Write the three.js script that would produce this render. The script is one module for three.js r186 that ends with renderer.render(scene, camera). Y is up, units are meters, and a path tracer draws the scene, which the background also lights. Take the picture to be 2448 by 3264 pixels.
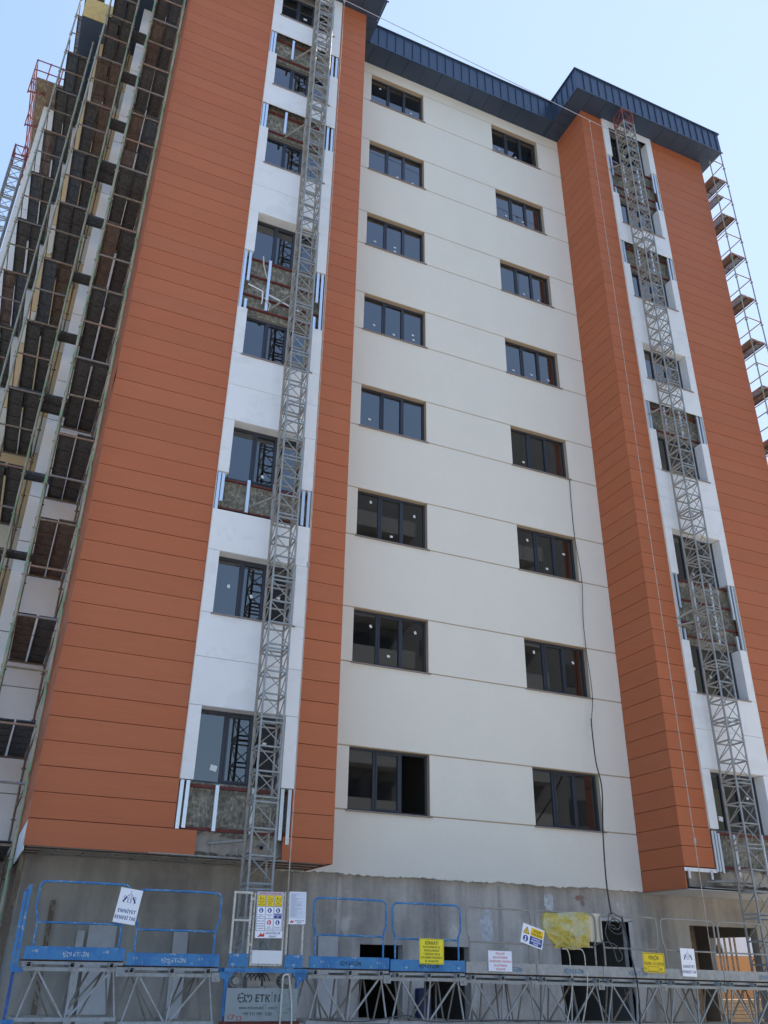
import * as THREE from 'three';
import { mergeGeometries, mergeVertices } from 'three/addons/utils/BufferGeometryUtils.js';
import { RoundedBoxGeometry } from 'three/addons/geometries/RoundedBoxGeometry.js';

// ---------------------------------------------------------------- camera
const scene = new THREE.Scene();
const CAM = new THREE.Vector3(0.5055, 1.6, 16.4428), YAW = 0.4127, PITCH = 0.4871, ROLL = 0.0171;
const camera = new THREE.PerspectiveCamera(61.33, 768 / 1024, 0.05, 900);
{
  const fw = new THREE.Vector3(Math.sin(YAW) * Math.cos(PITCH), Math.sin(PITCH), -Math.cos(YAW) * Math.cos(PITCH));
  const rt = new THREE.Vector3().crossVectors(fw, new THREE.Vector3(0, 1, 0)).normalize();
  const up = new THREE.Vector3().crossVectors(rt, fw);
  camera.position.copy(CAM);
  camera.up.copy(up).multiplyScalar(Math.cos(ROLL)).addScaledVector(rt, -Math.sin(ROLL));
  camera.lookAt(CAM.clone().add(fw));
}
const renderer = new THREE.WebGLRenderer({ antialias: true });
renderer.setSize(768, 1024);
renderer.toneMapping = THREE.LinearToneMapping;
renderer.toneMappingExposure = 1.46;
renderer.shadowMap.enabled = true;

// ---------------------------------------------------------------- sky and sun
const SUN = new THREE.Vector3(0.52, 0.80, -0.22).normalize();
{
  const W = 512, H = 256, d = new Float32Array(W * H * 4), v = new THREE.Vector3();
  for (let j = 0; j < H; j++) for (let i = 0; i < W; i++) {
    const el = ((j + 0.5) / H - 0.5) * Math.PI, az = ((i + 0.5) / W - 0.5) * 2 * Math.PI;
    v.set(Math.cos(el) * Math.cos(az), Math.sin(el), Math.cos(el) * Math.sin(az));
    const e = Math.max(0, v.y), k = Math.pow(1 - e, 1.7), c = v.dot(SUN), a = 0.5 - 0.5 * c, g = 0.17 * Math.pow(Math.max(0, c), 3);
    const o = (j * W + i) * 4, L = (p, q, r, t) => { const z = p + (q - p) * a * 1.25, h = r + (t - r) * a; return z + (h - z) * k; };
    d[o] = L(0.285, 0.11, 0.58, 0.34) + g; d[o + 1] = L(0.42, 0.31, 0.75, 0.54) + g * 1.02; d[o + 2] = L(0.77, 0.72, 0.87, 0.80) + g * 0.62; d[o + 3] = 1; d[o] *= 0.97; d[o + 1] *= 0.97; d[o + 2] *= 0.97;
  }
  const t = new THREE.DataTexture(d, W, H, THREE.RGBAFormat, THREE.FloatType);
  t.mapping = THREE.EquirectangularReflectionMapping; t.magFilter = t.minFilter = THREE.LinearFilter; t.needsUpdate = true;
  scene.background = t; scene.environment = t;
}
const sun = new THREE.DirectionalLight(new THREE.Color().setRGB(1, 0.93, 0.82), 5.0);
sun.position.copy(SUN).multiplyScalar(90); sun.castShadow = true; sun.shadow.radius = 1;
Object.assign(sun.shadow.camera, { left: -60, right: 60, top: 60, bottom: -60, near: 1, far: 250 });
sun.shadow.mapSize.set(4096, 4096);
scene.add(sun, sun.target);

// ---------------------------------------------------------------- helpers
let seed = 20417;
const rnd = () => { seed = (seed * 1664525 + 1013904223) >>> 0; return seed / 4294967296; };
const rr = (a, b) => a + (b - a) * rnd();
const V = (x, y, z) => new THREE.Vector3(x, y, z);
function hash(x, y, s) { let h = (x * 374761393 + y * 668265263 + s * 974634777) | 0; h = Math.imul(h ^ (h >>> 13), 1274126177); return ((h ^ (h >>> 16)) >>> 0) / 4294967296; }
function vnoise(x, y, px, py, s) {           // tileable value noise with periods px, py
  const x0 = Math.floor(x), y0 = Math.floor(y), fx = x - x0, fy = y - y0, u = fx * fx * (3 - 2 * fx), w = fy * fy * (3 - 2 * fy);
  const m = (a, p) => ((a % p) + p) % p, h = (a, b) => hash(m(a, px), m(b, py), s);
  return (h(x0, y0) * (1 - u) + h(x0 + 1, y0) * u) * (1 - w) + (h(x0, y0 + 1) * (1 - u) + h(x0 + 1, y0 + 1) * u) * w;
}
function fbm(x, y, px, py, s, o = 4) { let a = 0, k = 0.5, t = 0; for (let i = 0; i < o; i++) { a += k * vnoise(x, y, px, py, s + i); t += k; k *= 0.55; x *= 2; y *= 2; px *= 2; py *= 2; } return a / t; }
// texture: fn(u, v) -> [r, g, b] linear 0..1; size = metres covered
function tex(n, size, fn, { data = false, alpha = false } = {}) {
  const [w, h] = Array.isArray(n) ? n : [n, n], a = new Uint8Array(w * h * 4);
  const enc = (c) => { c = Math.min(1, Math.max(0, c)); return 255 * (data ? c : c <= 0.0031308 ? 12.92 * c : 1.055 * Math.pow(c, 1 / 2.4) - 0.055); };
  for (let j = 0; j < h; j++) for (let i = 0; i < w; i++) {
    const c = fn(i / w, j / h), o = (j * w + i) * 4;
    a[o] = enc(c[0]); a[o + 1] = enc(c[1]); a[o + 2] = enc(c[2]); a[o + 3] = 255;
  }
  const t = new THREE.DataTexture(a, w, h, THREE.RGBAFormat);
  t.wrapS = t.wrapT = THREE.RepeatWrapping; t.magFilter = THREE.LinearFilter; t.minFilter = THREE.LinearMipmapLinearFilter; t.generateMipmaps = true;
  if (!data) t.colorSpace = THREE.SRGBColorSpace;
  const s = Array.isArray(size) ? size : [size, size];
  t.repeat.set(1 / s[0], 1 / s[1]); t.needsUpdate = true;
  return t;
}
const gray = (f) => (u, v) => { const k = f(u, v); return [k, k, k]; };
const mat = (rgb, rough = 0.8, metal = 0, extra = {}) => {
  const C = extra.physical ? THREE.MeshPhysicalMaterial : THREE.MeshStandardMaterial; delete extra.physical;
  const m = new C({ roughness: rough, metalness: metal, ...extra }); if (rgb) m.color.setRGB(...rgb); return m;
};
const mix3 = (a, b, t) => [a[0] + (b[0] - a[0]) * t, a[1] + (b[1] - a[1]) * t, a[2] + (b[2] - a[2]) * t];
const sst = (a, b, x) => { const t = Math.min(1, Math.max(0, (x - a) / (b - a))); return t * t * (3 - 2 * t); };

// metric uv by the dominant axis of each face
function boxUV(g, ou = 0, ov = 0) {
  if (g.index) g = g.toNonIndexed();
  if (!g.attributes.normal) g.computeVertexNormals();
  const p = g.attributes.position, uv = new Float32Array(p.count * 2);
  const a = new THREE.Vector3(), b = new THREE.Vector3(), c = new THREE.Vector3(), n = new THREE.Vector3();
  for (let i = 0; i < p.count; i += 3) {
    a.fromBufferAttribute(p, i); b.fromBufferAttribute(p, i + 1); c.fromBufferAttribute(p, i + 2);
    n.crossVectors(b.clone().sub(a), c.clone().sub(a));
    const x = Math.abs(n.x), y = Math.abs(n.y), z = Math.abs(n.z);
    [a, b, c].forEach((q, k) => {
      const o = (i + k) * 2;
      if (y > x && y > z) { uv[o] = q.x + ou; uv[o + 1] = q.z + ov; }
      else if (x > z) { uv[o] = q.z + ou; uv[o + 1] = q.y + ov; }
      else { uv[o] = q.x + ou; uv[o + 1] = q.y + ov; }
    });
  }
  g.setAttribute('uv', new THREE.BufferAttribute(uv, 2));
  for (const k of Object.keys(g.attributes)) if (!['position', 'normal', 'uv'].includes(k)) g.deleteAttribute(k);
  return g;
}
const raw = (x0, x1, y0, y1, z0, z1) => new THREE.BoxGeometry(x1 - x0, y1 - y0, z1 - z0).translate((x0 + x1) / 2, (y0 + y1) / 2, (z0 + z1) / 2).toNonIndexed();
const BX = (x0, x1, y0, y1, z0, z1, ou = 0, ov = 0) => boxUV(raw(x0, x1, y0, y1, z0, z1), ou, ov);
function along(g, a, b) {        // a geometry built along +y from -0.5 to 0.5 of its length
  const d = b.clone().sub(a), q = new THREE.Quaternion().setFromUnitVectors(V(0, 1, 0), d.clone().normalize());
  return g.applyQuaternion(q).translate((a.x + b.x) / 2, (a.y + b.y) / 2, (a.z + b.z) / 2);
}
const pipe = (a, b, r, n = 8) => { const g = new THREE.CylinderGeometry(r, r, a.distanceTo(b), n, 1).toNonIndexed(); const uv = g.attributes.uv, L = a.distanceTo(b); for (let i = 0; i < uv.count; i++) uv.setXY(i, uv.getX(i) * r * 6.28, uv.getY(i) * L + a.x * 3.1 + a.z * 1.7); return along(g, a, b); };
const rod = (a, b, w, h = w) => along(boxUV(raw(-w / 2, w / 2, -a.distanceTo(b) / 2, a.distanceTo(b) / 2, -h / 2, h / 2)), a, b);
function sweep(pts, r, seg = 40, n = 7, closed = false) {
  const c = new THREE.CatmullRomCurve3(pts, closed, 'centripetal'), g = new THREE.TubeGeometry(c, seg, r, n, closed).toNonIndexed(), L = c.getLength(), uv = g.attributes.uv;
  for (let i = 0; i < uv.count; i++) uv.setXY(i, uv.getY(i) * r * 6.28, uv.getX(i) * L);
  return g;
}
function bend(pts, rad, n = 4) {   // polyline with rounded corners
  const o = [pts[0]];
  for (let i = 1; i < pts.length - 1; i++) {
    const p = pts[i], a = pts[i - 1].clone().sub(p), b = pts[i + 1].clone().sub(p), r = Math.min(rad, a.length() * 0.45, b.length() * 0.45);
    const s = p.clone().addScaledVector(a.normalize(), r), e = p.clone().addScaledVector(b.normalize(), r);
    for (let k = 0; k <= n; k++) { const t = k / n; o.push(s.clone().multiplyScalar((1 - t) * (1 - t)).addScaledVector(p, 2 * t * (1 - t)).addScaledVector(e, t * t)); }
  }
  o.push(pts[pts.length - 1]);
  return o;
}
function poly(pts, r, n = 6) {     // straight-sided tube through points
  const g = []; for (let i = 0; i < pts.length - 1; i++) if (pts[i].distanceTo(pts[i + 1]) > 1e-4) g.push(pipe(pts[i], pts[i + 1], r, n)); return J(g);
}
const J = (l) => mergeGeometries(l.map((g) => { g = g.index ? g.toNonIndexed() : g; for (const k of Object.keys(g.attributes)) if (!['position', 'normal', 'uv'].includes(k)) g.deleteAttribute(k); return g; }));
const taken = {};
const numbered = (n) => { const k = taken[n] = (taken[n] ?? -1) + 1; return k ? `${n}_${String(k).padStart(3, '0')}` : n; };
function put(parent, name, geo, m, label) {
  const o = new THREE.Mesh(geo, m); o.name = parent === scene ? numbered(name) : name; o.castShadow = o.receiveShadow = true;
  if (label) o.userData.label = label; parent.add(o); return o;
}
function thing(name, label, category, pos = [0, 0, 0], group) {
  const o = new THREE.Group(); o.name = numbered(name); o.position.set(...pos); o.userData = { label, category }; if (group) o.userData.group = group; scene.add(o); return o;
}
function tag(o, label, category, group) { o.userData.label = label; o.userData.category = category; if (group) o.userData.group = group; return o; }
function setting(name, geo, m) { const o = put(scene, name, geo, m); o.userData.kind = 'structure'; return o; }
const part = (parent, name, pos = [0, 0, 0]) => { const g = new THREE.Group(); g.name = name; g.position.set(...pos); parent.add(g); return g; };

// ---------------------------------------------------------------- materials
const grainB = tex(256, 0.25, gray((u, v) => fbm(u * 64, v * 64, 64, 64, 3, 3)), { data: true });
const boardMap = (base, s) => tex([512, 512], [2.4, 1.2], (u, v) => {
  const g = fbm(u * 6, v * 110, 6, 110, s, 3), c = fbm(u * 3, v * 9, 3, 9, s + 9, 3);
  const k = 0.92 + 0.12 * g + 0.06 * (c - 0.5); return [base[0] * k, base[1] * k * (0.98 + 0.05 * c), base[2] * k];
});
const boardBump = tex([256, 512], [1.2, 0.6], gray((u, v) => fbm(u * 8, v * 120, 8, 120, 5, 3)), { data: true });
const M = {};
M.board = [[0.445, 0.129, 0.049], [0.429, 0.124, 0.047], [0.457, 0.133, 0.051], [0.437, 0.130, 0.052], [0.447, 0.125, 0.046]].map((c, i) => mat(null, 0.66, 0, { map: boardMap(c, 20 + i * 7), bumpMap: boardBump, bumpScale: 0.0015 }));
M.groove = mat([0.17, 0.050, 0.026], 0.9);
M.cream = mat(null, 0.92, 0, { map: tex(512, 3.2, (u, v) => { const k = 0.955 + 0.055 * fbm(u * 5, v * 5, 5, 5, 31, 5) + 0.035 * (fbm(u * 90, v * 90, 90, 90, 33, 2) - 0.5); return [0.765 * k, 0.74 * k, 0.655 * k]; }), bumpMap: grainB, bumpScale: 0.003 });
M.creamCore = mat([0.46, 0.37, 0.26], 0.95);
M.white = mat(null, 0.72, 0, { map: tex(512, 2.4, (u, v) => { const a = fbm(u * 4, v * 4, 4, 4, 41, 5), s = sst(0.62, 0.72, fbm(u * 9, v * 9, 9, 9, 47, 4)); const k = 0.93 + 0.10 * a - 0.05 * s; return [0.80 * k, 0.80 * k, 0.80 * k]; }), bumpMap: grainB, bumpScale: 0.0012 });
M.whiteWall = mat(null, 0.9, 0, { map: tex(512, 4, (u, v) => { const k = 0.92 + 0.1 * fbm(u * 6, v * 6, 6, 6, 51, 5); return [0.80 * k, 0.775 * k, 0.74 * k]; }) });
M.tan = mat(null, 0.92, 0, { map: tex(256, 3, (u, v) => { const k = 0.9 + 0.14 * fbm(u * 6, v * 6, 6, 6, 55, 5); return [0.60 * k, 0.42 * k, 0.22 * k]; }) });
M.beige = mat(null, 0.92, 0, { map: tex(256, 3, (u, v) => { const k = 0.9 + 0.14 * fbm(u * 6, v * 6, 6, 6, 57, 5); return [0.62 * k, 0.56 * k, 0.44 * k]; }) });
M.concrete = mat(null, 0.93, 0, {
  map: tex(1024, 5.2, (u, v) => {
    const a = sst(0.28, 0.72, fbm(u * 7, v * 7, 7, 7, 61, 6)), st = sst(0.25, 0.75, fbm(u * 30, v * 3, 30, 3, 66, 4)), sp = sst(0.66, 0.8, fbm(u * 11, v * 9, 11, 9, 69, 5)), dk = sst(0.55, 0.8, fbm(u * 7, v * 2, 7, 2, 73, 4));
    let k = 0.34 + 0.13 * a + 0.12 * (st - 0.5) + 0.18 * sp - 0.09 * dk; k += 0.03 * (fbm(u * 120, v * 120, 120, 120, 78, 2) - 0.5); return [k * 1.08, k, k * 0.90];
  }), bumpMap: tex(512, 1.3, gray((u, v) => fbm(u * 20, v * 20, 20, 20, 81, 5)), { data: true }), bumpScale: 0.012,
});
M.plasterBrown = mat(null, 0.95, 0, {
  map: tex(512, 4.4, (u, v) => { const a = sst(0.28, 0.72, fbm(u * 7, v * 7, 7, 7, 91, 6)), b = sst(0.25, 0.75, fbm(u * 24, v * 4, 24, 4, 95, 4)); const k = 0.27 + 0.10 * a + 0.08 * (b - 0.5) + 0.03 * (fbm(u * 110, v * 110, 110, 110, 97, 2) - 0.5); return [k * 1.10, k, k * 0.86]; }),
  bumpMap: grainB, bumpScale: 0.004,
});
M.room = mat([0.27, 0.26, 0.245], 0.95);
M.roomDark = mat([0.25, 0.235, 0.215], 0.95);
M.wool = mat(null, 1, 0, {
  map: tex(512, 1.1, (u, v) => { const a = fbm(u * 7, v * 7, 7, 7, 101, 6), b = fbm(u * 40, v * 22, 40, 22, 107, 4), s = sst(0.5, 0.75, fbm(u * 12, v * 16, 12, 16, 111, 5)); const k = 0.085 + 0.26 * a * b * 2 + 0.20 * s * b; return [k * 1.0, k * 0.94, k * 0.75]; }),
  bumpMap: tex(256, 0.6, gray((u, v) => fbm(u * 12, v * 12, 12, 12, 115, 6)), { data: true }), bumpScale: 0.05,
});
M.redPrimer = mat(null, 0.75, 0.1, { map: tex(128, 0.6, (u, v) => { const k = 0.6 + 0.6 * fbm(u * 9, v * 9, 9, 9, 121, 4); return [0.17 * k, 0.042 * k, 0.032 * k]; }) });
M.alu = mat([0.80, 0.82, 0.84], 0.32, 0.9);
M.frame = mat([0.036, 0.042, 0.058], 0.45, 0.0);
M.sill = mat([0.24, 0.20, 0.185], 0.55);
M.glass = mat([0.36, 0.43, 0.46], 0.0, 0, { physical: true, transmission: 1, thickness: 0, ior: 2.32 });
M.paper = mat([0.70, 0.72, 0.72], 0.7);
M.metalDark = mat([0.052, 0.080, 0.128], 0.42, 0.35);
M.soffit = mat([0.048, 0.072, 0.115], 0.5, 0.3);
const galvMap = (b, s) => tex(256, 0.7, (u, v) => { const k = 0.72 + 0.5 * fbm(u * 8, v * 8, 8, 8, s, 5), r = sst(0.6, 0.75, fbm(u * 5, v * 5, 5, 5, s + 7, 4)); return mix3([b[0] * k, b[1] * k, b[2] * k], [0.30 * k, 0.27 * k, 0.22 * k], r * 0.7); });
M.galv = mat(null, 0.55, 0.35, { map: galvMap([0.31, 0.335, 0.34], 131) });
M.galvDust = mat(null, 0.8, 0.1, { map: galvMap([0.31, 0.295, 0.265], 141) });
M.galvLight = mat(null, 0.6, 0.2, { map: galvMap([0.35, 0.36, 0.36], 151) });
const paintMap = (a, b, c, s, lo = 0.56, hi = 0.64, sz = 0.45) => tex(256, sz, (u, v) => { const n = fbm(u * 10, v * 6, 10, 6, s, 5), m = fbm(u * 22, v * 16, 22, 16, s + 5, 4), k = 0.82 + 0.36 * fbm(u * 5, v * 5, 5, 5, s + 8, 4); let q = mix3(a, b, sst(lo, hi, n)); q = mix3(q, c, sst(0.70, 0.76, m)); return [q[0] * k, q[1] * k, q[2] * k]; });
M.green = mat(null, 0.7, 0.05, { map: paintMap([0.17, 0.26, 0.15], [0.30, 0.27, 0.20], [0.16, 0.09, 0.05], 161, 0.46, 0.56, 1.4) });
M.greenGrey = mat(null, 0.75, 0.05, { map: paintMap([0.33, 0.33, 0.28], [0.20, 0.29, 0.17], [0.14, 0.08, 0.05], 171, 0.5, 0.62, 1.3) });
M.brownPole = mat(null, 0.8, 0.05, { map: paintMap([0.17, 0.125, 0.085], [0.26, 0.22, 0.16], [0.12, 0.06, 0.035], 181) });
M.redPole = mat(null, 0.7, 0.05, { map: paintMap([0.26, 0.07, 0.07], [0.18, 0.10, 0.09], [0.3, 0.24, 0.2], 185) });
M.redPaint = mat(null, 0.6, 0.05, { map: paintMap([0.24, 0.055, 0.05], [0.17, 0.07, 0.06], [0.30, 0.26, 0.22], 187) });
M.poleGrey = mat(null, 0.6, 0.3, { map: galvMap([0.30, 0.31, 0.36], 189) });
M.ledger = [M.brownPole, mat(null, 0.75, 0.1, { map: paintMap([0.20, 0.16, 0.13], [0.10, 0.16, 0.30], [0.40, 0.38, 0.34], 191, 0.58, 0.66) }), mat(null, 0.75, 0.1, { map: paintMap([0.22, 0.13, 0.09], [0.28, 0.24, 0.19], [0.12, 0.07, 0.05], 197) })];
M.blue = mat(null, 0.5, 0.05, { map: paintMap([0.026, 0.155, 0.38], [0.05, 0.21, 0.42], [0.30, 0.36, 0.40], 201, 0.42, 0.66, 0.9) });
M.blueDark = mat(null, 0.55, 0.05, { map: paintMap([0.018, 0.08, 0.27], [0.03, 0.10, 0.30], [0.25, 0.25, 0.25], 205, 0.5, 0.7, 0.7) });
M.creamPaint = mat(null, 0.65, 0.05, { map: paintMap([0.58, 0.55, 0.48], [0.48, 0.44, 0.38], [0.24, 0.13, 0.07], 209, 0.55, 0.7) });
M.rope = mat([0.46, 0.38, 0.32], 0.9);
M.timber = mat(null, 0.9, 0, { map: tex([128, 256], [0.5, 2], (u, v) => { const k = 0.7 + 0.5 * fbm(u * 14, v * 5, 14, 5, 701, 5); return [0.34 * k, 0.24 * k, 0.14 * k]; }) });
M.wire = mat([0.45, 0.44, 0.50], 0.6, 0.2);
M.black = mat([0.018, 0.018, 0.020], 0.55);
M.cable = mat([0.07, 0.07, 0.075], 0.6);
M.osb = mat(null, 0.85, 0, { map: tex(256, 1.6, (u, v) => { const k = 0.8 + 0.4 * fbm(u * 24, v * 20, 24, 20, 211, 4); return [0.60 * k, 0.42 * k, 0.16 * k]; }) });
M.yellow = mat([0.72, 0.56, 0.13], 0.85);
M.board2 = mat(null, 0.85, 0, { map: tex(128, 1, (u, v) => { const k = 0.85 + 0.25 * fbm(u * 6, v * 6, 6, 6, 215, 4); return [0.50 * k, 0.49 * k, 0.475 * k]; }) });
const plankMap = (b, s) => tex(256, 0.9, (u, v) => { const k = 0.55 + 0.9 * fbm(u * 16, v * 5, 16, 5, s, 5), p = sst(0.68, 0.74, fbm(u * 60, v * 60, 60, 60, s + 3, 2)); return mix3([b[0] * k, b[1] * k, b[2] * k], [0.32, 0.30, 0.26], p * 0.35); });
M.plank = [mat(null, 0.85, 0.1, { map: plankMap([0.048, 0.046, 0.046], 221) }), mat(null, 0.9, 0.05, { map: plankMap([0.105, 0.068, 0.052], 227) }), mat(null, 0.8, 0.1, { map: plankMap([0.052, 0.062, 0.078], 233) })];
const holes = tex([64, 64], [0.12, 0.10], gray((u, v) => { const a = Math.abs(((u * 3) % 1) - 0.5), row = Math.floor(v * 4), b = Math.abs(((v * 4) % 1) - 0.5); return b < 0.17 && Math.abs((((u * 1.5 + row * 0.5) % 1)) - 0.5) < 0.3 ? 0 : 1; }), { data: true });
M.plankSlot = mat(null, 0.9, 0.05, { map: plankMap([0.105, 0.068, 0.052], 239), alphaMap: holes, alphaTest: 0.5, side: THREE.DoubleSide });

// printed faces: canvas drawn in millimetre-like units
function print(w, h, draw, rough = 0.55, px = 512) {
  const c = document.createElement('canvas'), k = px / Math.max(w, h); c.width = Math.round(w * k); c.height = Math.round(h * k);
  const x = c.getContext('2d'); x.save(); x.scale(k, k); draw(x, w, h); x.restore();
  const t = new THREE.CanvasTexture(c); t.colorSpace = THREE.SRGBColorSpace; t.magFilter = THREE.LinearFilter;
  return new THREE.MeshStandardMaterial({ map: t, roughness: rough });
}
const fill = (x, col, a, b, c, d) => { x.fillStyle = col; x.fillRect(a, b, c, d); };
function txt(x, s, cx, cy, size, col, maxw, font = 'bold', family = 'sans-serif') { x.fillStyle = col; x.font = `${font} ${size}px ${family}`; x.textAlign = 'center'; x.textBaseline = 'middle'; x.fillText(s, cx, cy, maxw); }

// ---------------------------------------------------------------- ground
setting('ground', (() => { const g = new THREE.PlaneGeometry(500, 500, 1, 1).rotateX(-Math.PI / 2); return boxUV(g); })(), mat(null, 0.95, 0, { map: tex(512, 9, (u, v) => { const k = 0.38 + 0.2 * fbm(u * 9, v * 9, 9, 9, 301, 6); return [k * 1.02, k * 0.95, k * 0.84]; }) }));

// ---------------------------------------------------------------- the building
const bld = thing('apartment_building', 'tall cream, white and terracotta clad apartment building with dark metal eaves', 'building');
const P = (name, geo, m, label) => put(bld, name, geo, m, label);
const TOP = 27.12, LEV = [...Array(8).keys()], T = (k) => 5.60 + 3 * k + (k === 7 ? 0.05 : 0), S = (k) => 4.36 + 3 * k;
const WA = 7.026, WB = 8.843, VA = 11.373, VB = 13.15, XL = 6.19, XR = 14.028;
const g2 = 0.015;

// cream wall: separate rendered panels in front of a core, joints between them
{
  const core = [];
  const strip = (x0, x1, y0, y1) => core.push(BX(x0, x1, y0, y1, -0.26, -0.015));
  for (const k of LEV) {
    for (const [a, b] of [[XL, WA], [WB, VA], [VB, XR]]) {
      strip(a, b, S(k), T(k));
      P('wall_panel', BX(a, b, S(k) + g2, T(k) - g2, -0.014, 0), M.cream);
    }
    const top = k < 7 ? S(k + 1) : TOP;
    strip(XL, XR, T(k), top);
    P('wall_panel', BX(XL, XR, T(k) + g2, top - (k < 7 ? g2 : 0), -0.014, 0), M.cream);
  }
  strip(XL, XR, 3.24, S(0));
  P('wall_core', J(core), M.creamCore);
  // the lowest panel ends in a ragged, unfinished edge
  const sh = new THREE.Shape(); sh.moveTo(XL - 0.5, S(0) - g2); sh.lineTo(XR, S(0) - g2); sh.lineTo(XR, 3.19);
  for (let x = XR - 0.03; x > XL - 0.5; x -= rr(0.025, 0.07)) sh.lineTo(x, 3.19 + (rnd() - 0.5) * 0.035 + 0.012 * Math.sin(x * 3.1));
  sh.lineTo(XL - 0.5, 3.19);
  P('wall_panel', boxUV(new THREE.ExtrudeGeometry(sh, { depth: 0.1, bevelEnabled: false }).translate(0, 0, -0.1)), M.cream, 'lowest cream render panel with ragged bottom edge');
}

// windows: frame, opening sash in the middle, three panes, sill, paper stickers on the glass
function windowUnit(x0, x1, y0, y1, z, { sill = true, stickers = [], open = false, sillOut = 0.17, ajar = 0 } = {}) {
  const w = x1 - x0, h = y1 - y0, g = part(bld, 'window', [x0, y0, z]), f = 0.048, d = 0.07, m1 = w * 0.338, m2 = w * 0.665;
  put(g, 'frame', J([BX(0, w, 0, f, -d, 0), BX(0, w, h - f, h, -d, 0), BX(0, f, f, h - f, -d, 0), BX(w - f, w, f, h - f, -d, 0), BX(m1 - 0.025, m1 + 0.025, f, h - f, -d, 0), BX(m2 - 0.025, m2 + 0.025, f, h - f, -d, 0)]), M.frame);
  const a = m1 + 0.027, b = m2 - 0.027, s = 0.036;
  put(g, 'sash', J([BX(a, b, f, f + s, -d + 0.02, 0.014), BX(a, b, h - f - s, h - f, -d + 0.02, 0.014), BX(a, a + s, f + s, h - f - s, -d + 0.02, 0.014), BX(b - s, b, f + s, h - f - s, -d + 0.02, 0.014)]), M.frame);
  const pane = (p, q, lo, hi) => { const pg = new THREE.PlaneGeometry(q - p, hi - lo).translate((p + q) / 2, (lo + hi) / 2, -0.03 + rr(-0.0015, 0.0015)); pg.rotateY(rr(-0.004, 0.004)).rotateX(rr(-0.004, 0.004)); return pg; };
  put(g, 'pane', pane(f - 0.005, m1 - 0.021, f - 0.005, h - f + 0.005), M.glass);
  put(g, 'pane', pane(a + s - 0.004, b - s + 0.004, f + s - 0.004, h - f - s + 0.004), M.glass);
  if (!open) put(g, 'pane', pane(m2 + 0.021, w - f + 0.005, f - 0.005, h - f + 0.005), M.glass);
  if (sill) put(g, 'sill', BX(-0.035, w + 0.05, -0.028, -0.002, -0.05, sillOut), M.sill);
  for (const [u, v, r = 0, sw = 0.054, shh = 0.072] of stickers) {
    const sg = raw(-sw / 2, sw / 2, -shh / 2, shh / 2, 0, 0.002); sg.rotateZ(r); sg.translate(u * w, v * h, -0.022);
    put(g, 'paper_sticker', boxUV(sg), M.paper);
  }
  return g;
}
const st = {
  W: [[], [[.26, .74, .5], [.5, .24, 1.5], [.86, .76, .4]], [[.22, .82, .2], [.52, .18, 1.5], [.85, .72, .1]], [[.17, .28, 1.57]], [[.2, .3, .8], [.52, .2, 1.5], [.83, .34, 1.5], [.84, .22, 1.5]], [[.18, .3, 1.5], [.52, .2, 1.6], [.52, .32, 1.6]], [[.55, .22, 1.5], [.83, .2, 1.6]], [[.2, .75, 1.5], [.8, .3, 1.4]]],
  V: [[], [[.2, .78, 0], [.82, .7, .7]], [[.22, .76, .2], [.52, .2, 1.4], [.83, .62, 1.5]], [[.25, .22, 1.5]], [[.18, .22, 1.5], [.52, .25, 1.5], [.84, .24, 1]], [[.5, .25, .8], [.78, .2, 1.5]], [[.25, .3, 1.5], [.6, .3, 1.6], [.62, .2, 1.6]], [[.2, .3, .4], [.55, .25, 1.4]]],
};
for (const k of LEV) {
  windowUnit(WA, WB, S(k), T(k), -0.13, { stickers: st.W[k], open: k === 0 });
  windowUnit(VA, VB, S(k), T(k), -0.13, { stickers: st.V[k], });
}

// towers: boards, white window strip with finished and unfinished storeys
const ZT = 1.40, PITCHB = 0.40, YB = 3.193, ROWS = 60;
const bgeo = {};
function board(x0, x1, k, z = ZT, m) {
  const y0 = YB + k * PITCHB + 0.006, y1 = Math.min(TOP - 0.003, YB + (k + 1) * PITCHB - 0.006);
  const dz = rr(-0.0025, 0.001); P('cladding_board', BX(x0, x1, y0 + rr(-0.002, 0.002), y1, z - 0.028, z + dz, rr(0, 2), rr(0, 1)), m ?? M.board[Math.floor(rnd() * 5)]);
}
// left tower 1.182 .. 6.233, strip 3.43 .. 5.43; right tower 14.03 .. 19.137, strip 14.85 .. 16.87
const L = { x0: 1.182, x1: 6.233, s0: 3.43, s1: 5.43, o0: 3.65, o1: 5.20 };
const Q = { x0: 14.03, x1: 19.137, s0: 14.85, s1: 16.87, o0: 15.08, o1: 16.65 };
for (let k = 0; k < ROWS; k++) {
  board(L.x0, k === 0 ? 3.815 : L.s0, k); board(k === 0 ? 5.305 : L.s1, L.x1, k);
  if (k > 0) board(Q.x0, Q.s0, k); board(Q.s1, Q.x1, k);
  const y0 = YB + k * PITCHB + 0.006, y1 = Math.min(TOP - 0.003, YB + (k + 1) * PITCHB - 0.006);
  P('cladding_board', BX(Q.x0, Q.x0 + 0.028, y0 - (k ? 0 : 0.03), y1, 0, ZT - 0.029, rr(0, 2), rr(0, 1)), M.board[Math.floor(rnd() * 5)]);
}
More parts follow.
